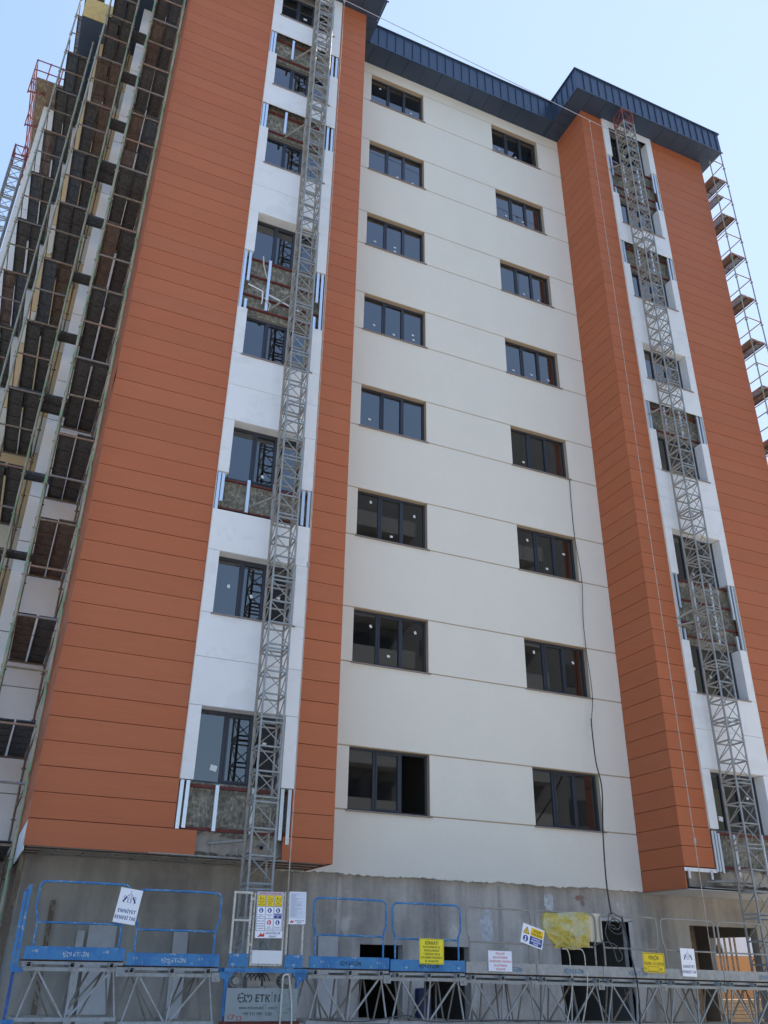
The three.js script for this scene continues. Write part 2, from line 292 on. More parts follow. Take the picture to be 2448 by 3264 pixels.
{
  const side = [];   // the left flank, seen edge-on
  for (let k = 1; k < ROWS; k++) if (k !== 22) side.push(BX(L.x0, L.x0 + 0.028, YB + k * PITCHB + 0.006, Math.min(TOP - 0.003, YB + (k + 1) * PITCHB - 0.006), -1.19, ZT - 0.029, rr(0, 2), rr(0, 1)));
  side.push(BX(L.x0, L.x0 + 0.028, YB + 22 * PITCHB + 0.006, YB + 23 * PITCHB - 0.006, -1.19, 0.7, 0.3, 0.3));
  const o = P('side_boards', J(side), M.board[0]); o.userData.kind = 'stuff';
  P('backing_sheet', BX(L.x0 + 0.002, L.x0 + 0.02, 3.12, YB + PITCHB - 0.01, -0.9, ZT - 0.03), M.white, 'bare white sheet at the foot of the tower flank');
  P('side_wall', BX(L.x1 - 0.03, L.x1 - 0.002, YB, TOP, -0.02, ZT - 0.029), M.board[1]);
  P('side_wall', J([BX(Q.x1 - 0.03, Q.x1 - 0.002, YB, TOP, 0.6, ZT - 0.029), BX(Q.x1 - 0.03, Q.x1 - 0.002, YB, TOP, -6, -0.6), ...LEV.map((k) => BX(Q.x1 - 0.03, Q.x1 - 0.002, k ? T(k - 1) : YB, S(k), -0.6, 0.6)), BX(Q.x1 - 0.03, Q.x1 - 0.002, T(7), TOP, -0.6, 0.6)]), M.board[1]);  // right flank: unseen window gaps added to bring daylight to the rooms
}
// solid backing behind the boards
P('tower_core', J([BX(L.x0 + 0.03, L.s0 - 0.012, YB + 0.02, TOP, 1.0, ZT - 0.034), BX(L.x0 + 0.03, L.x0 + 0.3, YB + 0.02, TOP, -1.19, 1.0), BX(L.s1 + 0.012, L.x1 - 0.032, YB + 0.02, TOP, -0.25, ZT - 0.034),
  BX(Q.x0 + 0.032, Q.s0 - 0.012, YB + 0.36, TOP, 0.02, ZT - 0.034), BX(Q.s1 + 0.012, Q.x1 - 0.032, YB + 0.02, TOP, 1.0, ZT - 0.034)]), M.groove);

function stud(x, y0, y1, w = 0.062, z = 1.415) {
  const l = w / 2;
  P('steel_stud', J([BX(x - l, x + l, y0, y1, z - 0.004, z), BX(x - l, x - l + 0.004, y0, y1, z - 0.045, z - 0.004), BX(x + l - 0.004, x + l, y0, y1, z - 0.045, z - 0.004), BX(x - 0.004, x + 0.004, y0, y1, z, z + 0.006), BX(x - l, x - l + 0.008, y0, y1, z, z + 0.007), BX(x + l - 0.008, x + l, y0, y1, z, z + 0.007)]), M.alu);
}
const WT = (k) => 5.65 + 3 * k, WS = (k) => 4.38 + 3 * k;
const zs = 1.445;     // face of the white panels
function tower(t, spandrel, firstSticker) {
  const w = (x0, x1, y0, y1, lab) => P('white_panel', BX(x0, x1, y0 + 0.004, y1 - 0.004, zs - 0.02, zs, rr(0, 2), rr(0, 2)), M.white, lab);
  // edge trims running the whole height
  P('edge_trim', BX(t.s0 - 0.008, t.s0 - 0.001, 4.38, TOP, ZT - 0.028, zs + 0.003), M.cream);
  P('edge_trim', BX(t.s1 + 0.001, t.s1 + 0.008, 4.38, TOP, ZT - 0.028, zs + 0.003), M.cream);
  for (const k of LEV) {
    const y0 = WS(k), y1 = k === 7 ? 26.80 : WT(k);
    for (const [a, b] of [[t.s0, t.o0], [t.o1, t.s1]]) P('window_pier', BX(a, b, y0 + 0.004, y1 - 0.004, 1.12, zs, rr(0, 2), rr(0, 2)), M.white);
    windowUnit(t.o0, t.o1, y0, y1, 1.165, { sill: spandrel[k - 1] !== 'none' && k > 0 && !(spandrel[k - 1] || '').includes('top'), sillOut: 0.31, stickers: [[[.25, .22, 1.4, .1, .12], [.82, .62, 1.5]], [[.2, .55, 0], [.5, .45, .3], [.85, .5, 1.4]], [[.5, .2, .5]], [], [], [[.5, .25, 1.3]], [[.5, .2, 1.4, .08, .1]], [[.5, .5, 1.5, .08, .1]]][k] });
    // structure behind the spandrel, then its covering
    const n0 = y1, n1 = k < 7 ? WS(k + 1) : TOP;
    P('spandrel_core', BX(t.s0 - 0.01, t.s1 + 0.01, n0 + 0.001, n1 - 0.03, 0.85, 1.19), M.roomDark);
    const mode = k < 7 ? spandrel[k] : 'full', mid = n0 + 0.88;
    if (k === 7) w(t.s0, t.s1, n0, n1);
    else if (mode === 'full') { w(t.s0, t.s1, n0, mid); w(t.s0, t.s1, mid, n1); P('head_lining', BX(t.o0, t.o1, n0 + 0.001, n0 + 0.02, 1.19, zs - 0.021), M.white); }
    else {
      P('insulation', (() => {
        const g = new THREE.PlaneGeometry(t.s1 - t.s0, n1 - n0 - 0.04, 40, 32), p = g.attributes.position;
        for (let i = 0; i < p.count; i++) p.setZ(i, 0.045 * fbm(p.getX(i) * 4 + 9 + k, p.getY(i) * 4 + 7, 64, 64, 401 + k, 4));
        g.computeVertexNormals(); g.translate((t.s0 + t.s1) / 2, (n0 + n1) / 2 - 0.01, 1.20); return boxUV(g, rr(0, 3), rr(0, 3));
      })(), M.wool);
      let lo = n0, hi = n1;
      if (mode === 'top') { w(t.s0, t.s1, n0, mid); lo = mid; P('head_lining', BX(t.o0, t.o1, n0 + 0.001, n0 + 0.02, 1.19, zs - 0.021), M.white); }
      if (mode === 'bottom') { w(t.s0, t.s1, mid + 0.04, n1); hi = mid + 0.04; }
      const rails = mode === 'none' ? [hi - 0.10, hi - 0.62, lo + 0.52, lo + 0.16] : [hi - 0.10, lo + 0.10];
      for (const y of rails) P('steel_angle', J([BX(t.s0, t.s1, y, y + 0.034, 1.30, 1.306), BX(t.s0, t.s1, y, y + 0.006, 1.25, 1.30)]), M.redPrimer);
      const mx = (t.s0 + t.s1) / 2;
      if (mode === 'none') {
        stud(t.s0 + 0.045, lo + 0.005, hi - 0.005); stud(t.s0 + 0.155, lo + 0.84, hi - 0.005); stud(t.s0 + 0.16, lo + 0.005, lo + 0.3);
        stud(t.s0 + 0.64, lo + 0.12, hi - 0.1); stud(t.s0 + 1.22, lo + 0.08, hi - 0.06);
        stud(t.s1 - 0.17, lo + 0.80, hi - 0.005); stud(t.s1 - 0.06, lo + 0.005, hi - 0.005); stud(t.s1 - 0.2, lo + 0.005, lo + 0.36);
      } else {
        stud(t.s0 + 0.05, lo + 0.004, hi - 0.004); stud(t.s0 + 0.13, lo + (mode === 'top' ? 0.2 : 0.01), hi - 0.004); stud(t.s0 + 0.66, lo + 0.06, hi - 0.05); stud(t.s0 + 1.2, lo + 0.03, hi - 0.02);
        stud(t.s1 - 0.17, lo + 0.03, hi - 0.004); stud(t.s1 - 0.05, lo + 0.004, hi - 0.004);
      }
    }
  }
}
// what covers each spandrel above window k: full, top (lower half bare ... see photo), bottom, none
tower(L, ['full', 'top', 'full', 'none', 'full', 'bottom', 'bottom']);
tower(Q, ['full', 'none', 'full', 'bottom', 'full', 'bottom', 'none']);
P('white_conduit', J([rod(V(3.62, 15.45, 1.345), V(3.97, 15.36, 1.345), 0.03, 0.015), rod(V(3.97, 15.37, 1.345), V(3.985, 15.12, 1.345), 0.028, 0.015), rod(V(3.985, 15.14, 1.35), V(3.97, 14.98, 1.35), 0.02, 0.01)]), M.white, 'white plastic strip hanging across the bare insulation');
P('white_conduit', rod(V(4.12, 15.31, 1.345), V(4.9, 15.08, 1.345), 0.034, 0.015), M.white);
P('loose_strap', J([rod(V(3.9, 16.4, 1.36), V(3.93, 16.1, 1.37), 0.03, 0.004), rod(V(3.93, 16.11, 1.37), V(4.03, 15.75, 1.37), 0.026, 0.004), rod(V(4.0, 15.1, 1.44), V(4.16, 14.95, 1.44), 0.022, 0.004), rod(V(4.16, 14.96, 1.44), V(4.12, 14.78, 1.44), 0.02, 0.004)]), M.creamPaint);
// unfinished foot of both strips
function foot(t, a, b) {
  P('insulation', (() => { const g = new THREE.PlaneGeometry(t.s1 - t.s0, 0.86, 40, 20), p = g.attributes.position; for (let i = 0; i < p.count; i++) p.setZ(i, 0.05 * fbm(p.getX(i) * 4 + 9, p.getY(i) * 4 + 7, 64, 64, 431, 4)); g.computeVertexNormals(); g.translate((t.s0 + t.s1) / 2, 3.96, 1.19); return boxUV(g); })(), M.wool);
  for (const y of [4.29, 3.60]) P('steel_angle', J([BX(t.s0, t.s1, y, y + 0.05, 1.30, 1.307), BX(t.s0, t.s1, y, y + 0.007, 1.24, 1.30)]), M.redPrimer);
  let bx = t.s0 + 0.25; while (bx < t.s1 + 0.3) {
    const bw = rr(0.22, 0.46), g = new THREE.BoxGeometry(bw, rr(0.24, 0.34), 0.24, 8, 7, 4), p = g.attributes.position;
    for (let q = 0; q < p.count; q++) { const n = fbm(p.getX(q) * 9 + bx * 5 + 20, p.getY(q) * 9 + p.getZ(q) * 7 + 20, 64, 64, 441, 4) - 0.5; p.setXYZ(q, p.getX(q) + 0.05 * n, p.getY(q) + 0.1 * n, p.getZ(q) + 0.12 * n); }
    const gg = boxUV(g, bx, 0); gg.deleteAttribute('normal'); const mg = mergeVertices(gg, 1e-4); mg.computeVertexNormals(); mg.translate(bx + bw / 2, 3.42 + rr(-0.02, 0.02), 1.10 + rr(-0.04, 0.03));
    P('rough_block', mg, M.plasterBrown); bx += bw * 0.97;
  }
  P('slab_edge', BX(t.s0 - 0.4, t.s1 + 0.4, 3.24, 3.6, 0.85, 1.0), M.concrete, 'rough bare concrete slab edge under the unfinished strip');
  P('support_beam', BX(t.s0 - 0.3, t.s1 + 0.3, 3.6, 4.35, 0.9, 1.18), M.roomDark);
  for (const [x, y0, y1] of a) stud(x, y0, y1);
  P('ceiling_rail', BX(a[0][0] - 0.4, b, 3.193, 3.206, 1.38, 1.40), M.galvLight);
}
foot(L, [[3.475, 3.59, 4.37], [3.575, 3.61, 4.37], [4.08, 3.59, 4.33], [4.72, 3.58, 4.33], [5.24, 3.52, 4.37], [5.375, 3.46, 4.37]], 5.4);
foot(Q, [[14.90, 3.52, 4.34], [14.98, 3.53, 4.34], [15.06, 3.50, 4.3], [15.5, 3.45, 4.3], [16.3, 3.5, 4.34], [14.12, 3.36, 3.52], [14.72, 3.36, 3.54]], 19.1);
P('starter_rail', BX(14.03, 14.90, 3.50, 3.57, 1.345, 1.395), M.white);
{ // drain stub in the slab edge
  const c = part(bld, 'drain_pipe', [4.98, 3.40, 1.22]);
  put(c, 'pipe_end', new THREE.CylinderGeometry(0.035, 0.035, 0.1, 14, 1, true).rotateX(Math.PI / 2), mat([0.4, 0.4, 0.39], 0.7, 0, { side: THREE.DoubleSide }));
  put(c, 'bore', new THREE.CylinderGeometry(0.033, 0.033, 0.01, 14).rotateX(Math.PI / 2).translate(0, 0, -0.03), M.black);
}
// undersides: open metal grid below the left tower, plain boards below the right
{
  P('underside', BX(L.x0 + 0.05, L.x1 - 0.04, 3.50, 3.56, -0.1, 1.0), M.roomDark);
  for (let i = 0; i < 4; i++) P('ceiling_rail', BX(L.x0 + 0.06, L.x1 - 0.06, 3.196, 3.215, 0.02 + i * 0.40, 0.045 + i * 0.40), M.galvDust);
  for (let i = 0; i < 12; i++) P('ceiling_rail', BX(L.x0 + 0.12 + i * 0.43, L.x0 + 0.145 + i * 0.43, 3.217, 3.235, -0.1, 1.34), M.galvDust);
  P('underside', BX(Q.x0 + 0.04, Q.x1 - 0.04, 3.15, 3.165, -0.1, 1.39), M.board2);
}

// ---- eaves: standing seam fascia and soffit panels
const FZ = 0.63, FT = 2.03, SEAM = 0.297;
{
  const h = 0.98, fgeo = J([BX(0.013, SEAM - 0.013, 0, h, -0.02, 0), BX(-0.006, 0.006, 0, h, -0.02, 0.032)]);
  const front = (x0, x1, z) => { for (let x = x0; x < x1 - 0.05; x += SEAM) { const w = Math.min(SEAM, x1 - x), o = P('fascia_panel', fgeo, M.metalDark); o.position.set(x, TOP, z); o.scale.x = w / SEAM; } };
  front(6.67, 13.45, FZ); front(13.45, 19.55, FT); front(1.0, 6.67, FT);
  for (let z = FZ; z < FT - 0.05; z += SEAM) { const w = Math.min(SEAM, FT - z), o = P('fascia_panel', fgeo, M.metalDark); o.position.set(13.45, TOP, z); o.rotation.y = -Math.PI / 2; o.scale.x = w / SEAM; }
  P('drip_edge', J([BX(6.67, 13.45, TOP - 0.012, TOP + 0.03, FZ, FZ + 0.036), BX(13.41, 19.56, TOP - 0.012, TOP + 0.03, FT, FT + 0.036), BX(1.0, 6.68, TOP - 0.012, TOP + 0.03, FT, FT + 0.036), BX(13.414, 13.45, TOP - 0.012, TOP + 0.03, FZ, FT)]), M.metalDark);
  P('coping', J([BX(6.67, 13.45, TOP + h, TOP + h + 0.025, FZ - 0.3, FZ + 0.05), BX(13.40, 19.6, TOP + h, TOP + h + 0.025, FT - 0.4, FT + 0.05), BX(1.0, 6.72, TOP + h, TOP + h + 0.025, FT - 0.4, FT + 0.05), BX(13.40, 13.7, TOP + h, TOP + h + 0.024, FZ - 0.3, FT - 0.4)]), M.metalDark);
  const sof = (x0, x1, z0, z1, step, ax = 'x') => {
    if (ax === 'x') for (let x = x0; x < x1 - 0.03; x += step) P('soffit_panel', BX(x + 0.005, Math.min(x + step, x1) - 0.005, TOP - 0.004, TOP + 0.02, z0, z1), M.soffit);
    else for (let z = z0; z < z1 - 0.03; z += step) P('soffit_panel', BX(x0, x1, TOP - 0.004, TOP + 0.02, z + 0.005, Math.min(z + step, z1) - 0.005), M.soffit);
  };
  sof(6.25, 13.44, -0.02, FZ - 0.022, SEAM * 2); sof(13.47, 19.53, 1.38, FT - 0.022, SEAM * 2); sof(13.47, 14.03, -0.02, 1.378, 0.35, 'z'); sof(19.14, 19.53, -5, 1.378, 0.6, 'z');
  sof(0.65, 6.65, 1.38, FT - 0.022, SEAM * 2); sof(6.24, 6.65, 0.65, 1.378, 0.36, 'z'); sof(0.65, 1.18, -1.2, 1.378, 0.6, 'z');
  P('roof', J([BX(1.2, 19.5, TOP + 0.05, TOP + 0.9, -9, 0.6), BX(13.5, 19.5, TOP + 0.05, TOP + 0.9, 0.6, 2.0), BX(0.8, 6.6, TOP + 0.05, TOP + 0.9, 0.6, 2.0)]), M.soffit);
}

// ---- rooms behind the glass
{
  const slabs = [];
  for (let k = 0; k <= 8; k++) { const y = 3.25 + 3 * k; slabs.push(BX(1.3, 19.0, y, y + 0.22, -7.8, -0.27)); if (k) slabs.push(BX(L.x0 + 0.31, L.x1 - 0.04, y, y + 0.22, -0.27, 0.84), BX(Q.x0 + 0.04, Q.x1 - 0.04, y, y + 0.22, -0.27, 0.84)); }
  P('floor_slab', J(slabs), M.room);
  // rear wall, partitions, side walls; the right one has openings added to admit daylight
  const w = [BX(1.2, 15.2, 3.25, 27.1, -8, -7.8), BX(17, 19.1, 3.25, 27.1, -8, -7.8), BX(1.2, 1.4, 3.25, 27.1, -7.8, -3), BX(6.3, 6.42, 3.25, 27.1, -7.8, -0.27), BX(13.8, 13.95, 3.25, 27.1, -7.8, -0.27), BX(18.9, 19.1, 3.25, 27.1, -7.8, -0.6), BX(18.9, 19.1, 3.25, 27.1, 0.6, 1.0), ...LEV.map((k) => BX(18.9, 19.1, k ? T(k - 1) : 3.25, S(k), -0.6, 0.6)), BX(9.8, 9.92, 3.25, 27.1, -7.8, -0.27)];
  w.push(BX(15.2, 17, 3.25, 27.1, -8, -7.8));
  P('inner_wall', J(w), M.room);
}
// ---- ground floor
{
  const gz = -0.12, wall = [], br = [];
  // openings: [x0, x1, top]
  const op = [[7.42, 8.30, 2.01], [8.78, 9.73, 2.01], [11.86, 13.63, 2.58], [15.29, 17.25, 2.57]];
  let x = 6.02;
  for (const [a, b, t] of op) { const m = (x < 13.9 ? wall : br), cut = 14.1; if (x < cut && a > cut) { wall.push(BX(x, cut, 0, 3.3, gz - 0.22, gz)); br.push(BX(cut, a, 0, 3.3, gz - 0.22, gz)); } else m.push(BX(x, a, 0, 3.3, gz - 0.22, gz)); (a > cut ? br : wall).push(BX(a, b, t, 3.3, gz - 0.22, gz)); x = b; }
  br.push(BX(17.25, 19.1, 0, 3.3, gz - 0.22, gz));
  P('ground_floor_wall', J(wall), M.concrete, 'bare grey concrete ground floor wall with stains');
  P('ground_floor_wall', J(br), M.plasterBrown, 'brownish plastered ground floor wall under the right tower');
  P('ground_floor_wall', BX(1.33, 6.02, 0, 3.3, gz - 0.22, gz - 0.004), M.plasterBrown, 'brownish plastered ground floor wall under the left tower');
  P('wall_pilaster', BX(6.02, 6.17, 0, 3.16, gz, gz + 0.03), M.concrete);
  for (const px of [6.93, 9.0, 10.42]) P('plaster_strip', BX(px, px + 0.09, 2.02, 3.14, gz, gz + 0.006, px * 1.7, 0.4), M.concrete);
  const patch = (x, y, w, h, m, lab) => {
    const sh = new THREE.Shape(), n = 26; for (let i = 0; i < n; i++) { const a = i / n * 6.283, r = 0.75 + 0.5 * rnd(); const px = x + Math.cos(a) * w / 2 * r, py = y + Math.sin(a) * h / 2 * r; i ? sh.lineTo(px, py) : sh.moveTo(px, py); }
    P('plaster_patch', boxUV(new THREE.ExtrudeGeometry(sh, { depth: 0.003, bevelEnabled: false }).translate(0, 0, gz + 0.0005)), m, lab);
  };
  const pale = mat(null, 0.9, 0, { map: tex(256, 0.6, (u, v) => { const k = 0.34 + 0.42 * fbm(u * 9, v * 9, 9, 9, 601, 5); return [k, k, k * 1.02]; }) });
  const brick = mat(null, 0.95, 0, { map: tex(128, 0.4, (u, v) => mix3([0.24, 0.22, 0.205], [0.36, 0.17, 0.11], sst(0.45, 0.6, fbm(u * 9, v * 7, 9, 7, 607, 4)))) });
  patch(11.66, 2.88, 0.22, 0.42, pale, 'pale paint smear on the grey wall'); patch(11.62, 2.62, 0.34, 0.2, pale); patch(10.13, 2.4, 0.30, 0.62, pale); patch(13.41, 2.88, 0.07, 0.14, pale); patch(12.43, 3.0, 0.26, 0.1, brick, 'reddish scribble on the grey wall'); patch(12.5, 2.9, 0.1, 0.1, brick);
  P('door_frame', J([BX(13.63, 13.72, 0, 2.60, gz - 0.1, gz + 0.02), BX(11.86, 13.72, 2.58, 2.64, gz - 0.1, gz + 0.02)]), M.board2);
  // side and rear walls; a door-high gap in the right flank
  P('ground_floor_inside', J([BX(1.33, 1.5, 0, 3.24, -8, gz - 0.22), BX(1.5, 19.0, 0, 3.24, -8, -7.8), BX(14.3, 14.45, 0, 3.24, -6, gz - 0.22), BX(18.95, 19.1, 0, 3.24, -8, -3.5), BX(18.95, 19.1, 2.47, 3.24, -3.5, -1.75), BX(18.95, 19.1, 0, 3.24, -1.75, gz - 0.22), BX(10.6, 10.75, 0, 3.24, -7.8, gz - 0.22)]), M.roomDark);
  P('column', BX(18.25, 18.42, 0, 3.24, -3.6, -3.45), M.brownPole, 'timber formwork column inside the right opening');
}
// ---- the stepped wing at the left
{
  const pier = [], y0 = 3.0;
  P('wing_core', J([BX(0.06, 1.2, 2.9, TOP, -2.88, -1.226), BX(-1.0, 0.1, 2.9, TOP, -5.88, -2.926), BX(-2.4, -0.98, 2.9, 27.1, -9, -5.926)]), M.sill);
  for (let k = 0; k < 8; k++) {
    const a = 3.27 + 3 * k, b = a + 1.05, c = a + 3;
    P('wing_panel', BX(0.055, 1.18, a + 0.01, b - 0.01, -1.225, -1.2, rr(0, 3), rr(0, 3)), M.whiteWall); P('wing_panel', BX(0.055, 1.18, b + 0.01, Math.min(c, TOP) - 0.01, -1.225, -1.2, rr(0, 3), rr(0, 3)), M.whiteWall);
    P('wing_panel', BX(-1.0, 0.053, a + 0.01, b - 0.01, -2.925, -2.9, rr(0, 3), rr(0, 3)), M.beige); P('wing_panel', BX(-1.0, 0.053, b + 0.01, Math.min(c, TOP) - 0.01, -2.925, -2.9, rr(0, 3), rr(0, 3)), M.tan);
    P('wing_panel', BX(-2.4, -1.0, a + 0.01, b - 0.01, -5.925, -5.9, rr(0, 3), rr(0, 3)), M.whiteWall); P('wing_panel', BX(-2.4, -1.0, b + 0.01, Math.min(c, 27) - 0.01, -5.925, -5.9, rr(0, 3), rr(0, 3)), M.whiteWall);
  }
  P('wing_ground_wall', J([BX(0.06, 1.2, 0, 2.9, -2.9, -1.5), BX(-1.0, 0.1, 0, 2.9, -5.9, -3.1), BX(-2.4, -0.98, 0, 2.9, -9, -6.0)]), M.plasterBrown);
  P('wing_soffit', J([BX(-0.6, 0.64, TOP, TOP + 0.03, -2.9, -0.55), BX(-1.64, 0.5, TOP + 0.002, TOP + 0.032, -6.2, -2.19)]), M.soffit);
  P('bare_fascia_board', BX(-1.645, -0.6, TOP - 0.01, TOP + 0.9, -2.19, -2.17), M.osb, 'yellow unclad fascia board on the wing roof');
  P('wing_fascia', J([BX(-0.6, 0.98, TOP - 0.01, TOP + 0.95, -0.55, -0.53), BX(-0.62, -0.6, TOP - 0.01, TOP + 0.95, -2.9, -0.53)]), M.metalDark);
  P('wing_eaves_deck', BX(-2.72, -1.64, TOP - 0.02, TOP + 0.05, -9, -5.0), M.brownPole, 'rough brown eaves board at the far end of the wing');
}

// ---------------------------------------------------------------- lattice masts
const SEC = 1.32, MW = 0.40;
function mastSection(parent, h, w, metal, dust, y, bays = 3) {
  const s = part(parent, 'mast_section', [0, y, 0]), c = 0.021;
  for (const [x, z, m] of [[0, 0, metal], [w, 0, metal], [0, -w, dust], [w, -w, dust]]) put(s, 'chord', pipe(V(x, 0.004, z), V(x, h - 0.004, z), z < 0 && x === 0 ? 0.026 : c, 8), m);
  const ys = [0.04]; for (let i = 1; i < bays; i++) ys.push(0.04 + (h - 0.08) * i / bays); ys.push(h - 0.04);
  const faces = [[V(0, 0, 0), V(w, 0, 0), metal, 1], [V(w, 0, 0), V(w, 0, -w), dust, 1], [V(w, 0, -w), V(0, 0, -w), dust, 1], [V(0, 0, -w), V(0, 0, 0), dust, -1]];
  for (const [a, b, m, dir] of faces) {
    const g = [];
    for (const yy of ys) g.push(rod(a.clone().setY(yy), b.clone().setY(yy), 0.026, 0.034));
    for (let i = 0; i < bays; i++) { const hi = ys[i + 1] - 0.02, lo = ys[i] + 0.02, [p, q] = dir > 0 ? [a, b] : [b, a]; g.push(pipe(p.clone().setY(hi), q.clone().setY(lo), 0.0105, 6)); }
    put(s, 'lacing', J(g), m);
  }
  return s;
}
function mast(label, x, z, y0, n, w, redTop, ties, group) {
  const t = thing('lattice_mast', label, 'mast', [x, 0, z], group);
  const first = mastSection(t, SEC, w, M.galv, M.galvDust, y0);
  for (let i = 1; i < n; i++) { const c = first.clone(); c.position.y = y0 + i * SEC; t.add(c); }
  if (redTop) mastSection(t, 0.62, w, M.redPaint, M.redPaint, y0 + n * SEC, 1);
  for (const [y, dx, dy, len] of ties) {
    const a = V(-0.02, y, -w), b = V(dx, y + dy, -w - len);
    put(t, 'wall_tie', J([pipe(a, b, 0.026, 8), pipe(V(w, y - 0.03, -w), V(w * 0.6, y + dy, -w - len), 0.022, 8), new THREE.TorusGeometry(0.034, 0.012, 6, 12).rotateX(Math.PI / 2).translate(0, y, -w).toNonIndexed()]), M.galvDust);
  }
  return t;
}
mast('tall grey lattice mast rising in front of the left white window strip', 4.556, 2.1, 5.37 - 5 * SEC + 0.0, 21, MW, false, [[3.44, -0.5, -0.03, 0.42], [9.9, -0.35, -0.1, 0.4], [15.15, -0.4, -0.25, 0.42], [20.95, -0.42, -0.2, 0.44], [24.05, -0.42, -0.2, 0.44]], 'mast climber lattice masts');
mast('grey lattice mast with a red top section before the right white window strip', 15.14, 2.1, 26.42 - 20 * SEC, 20, 0.42, true, [[3.33, -0.45, 0.0, 0.4], [9.05, -0.5, -0.1, 0.45], [9.35, -0.45, -0.28, 0.4], [15.2, -0.3, -0.1, 0.4], [24.75, -0.45, -0.1, 0.45]], 'mast climber lattice masts');
{
  const t = mast('distant lattice mast with red top at the far left edge of the wing', -2.9, -6.1, 24.5 - 18 * SEC, 18, 0.38, true, [], 'mast climber lattice masts');
}

// ---------------------------------------------------------------- mast climbing platforms
const PF = 3.0, PK = 2.32, ML = 1.29;
function guardRail(parent, x, y, m, len = ML) {     // y = toe board top
  const g = part(parent, 'guard_rail', [x, y, PF]), a = 0.10, b = len - 0.09, o = 0.045, top = 0.785, r = 0.0155;
  put(g, 'bent_tube', sweep(bend([V(a, -0.1, 0), V(a, 0.33, 0), V(a - o, 0.42, 0), V(a - o, top, 0), V(b + o, top, 0), V(b + o, 0.42, 0), V(b, 0.33, 0), V(b, -0.1, 0)], 0.09, 5), r, 150, 8), m);
  put(g, 'mid_rail', pipe(V(a, 0.285, 0), V(b, 0.285, 0), r * 0.9, 8), m);
  return g;
}
function trussModule(parent, x, y, m, m2, len = ML) {   // y = top chord
  const g = part(parent, 'truss_module', [x, y, 0]), H = 0.57, c = 0.045;
  for (const z of [PF, PK]) for (const yy of [0, -H]) put(g, 'chord', BX(0.004, len - 0.004, yy - c / 2, yy + c / 2, z - c / 2, z + c / 2), z === PF ? m : m2);
  for (const z of [PF, PK]) {
    const d = []; const xs = [0.04, 0.30, 0.62, 0.66, 0.98, len - 0.04];
    d.push(rod(V(0.05, -H, z), V(0.20, 0, z), 0.02), rod(V(0.20, 0, z), V(0.62, -H, z), 0.022), rod(V(0.64, -H, z), V(0.70, 0, z), 0.022), rod(V(0.66, -H, z), V(1.15, 0, z), 0.024), rod(V(len - 0.02, -H, z), V(1.17, 0, z), 0.02));
    put(g, 'lacing', J(d), z === PF ? m : m2);
  }
  put(g, 'cross_bracing', J([rod(V(0.1, 0, PF), V(0.5, -H, PK), 0.02), rod(V(0.95, 0, PK), V(0.6, -H, PF), 0.02), rod(V(0.02, -H, PF), V(0.02, -H, PK), 0.03), rod(V(len / 2, -H, PF), V(len / 2, -H, PK), 0.03), rod(V(len - 0.15, 0, PK), V(len - 0.5, -H, PF), 0.02)]), m2);
  put(g, 'node_plate', J([BX(len - 0.09, len + 0.03, -0.075, 0.035, PF + 0.024, PF + 0.034), new THREE.CylinderGeometry(0.018, 0.018, 0.05, 8).rotateX(Math.PI / 2).translate(len - 0.03, -0.03, PF + 0.03).toNonIndexed()]), m);
  // square outrigger tubes with open ends carrying the deck
  for (const px of [0.08, 0.62, 1.12]) { const s = 0.032; put(g, 'outrigger_tube', J([BX(px - s, px + s, 0.024, 0.030, PK, PF + 0.13), BX(px - s, px + s, 0.082, 0.088, PK, PF + 0.13), BX(px - s, px - s + 0.006, 0.030, 0.082, PK, PF + 0.13), BX(px + s - 0.006, px + s, 0.030, 0.082, PK, PF + 0.13), BX(px - s + 0.006, px + s - 0.006, 0.030, 0.082, PK + 0.1, PK + 0.11)]), m); }
  put(g, 'edge_angle', J([BX(0.0, len - 0.01, 0.055, 0.09, PF + 0.01, PF + 0.04), BX(0, len - 0.01, 0.055, 0.061, PF - 0.05, PF + 0.01)]), m);
  put(g, 'deck_plank', BX(0.004, len - 0.004, 0.092, 0.115, PK + 0.02, PF - 0.02), M.plank[1]);
  return g;
}
function toeBoard(parent, x, y, m, len = ML, lab) { return put(parent, 'toe_board', BX(x, x + len - 0.012, y - 0.155, y, PF + 0.042, PF + 0.062), m, lab); }
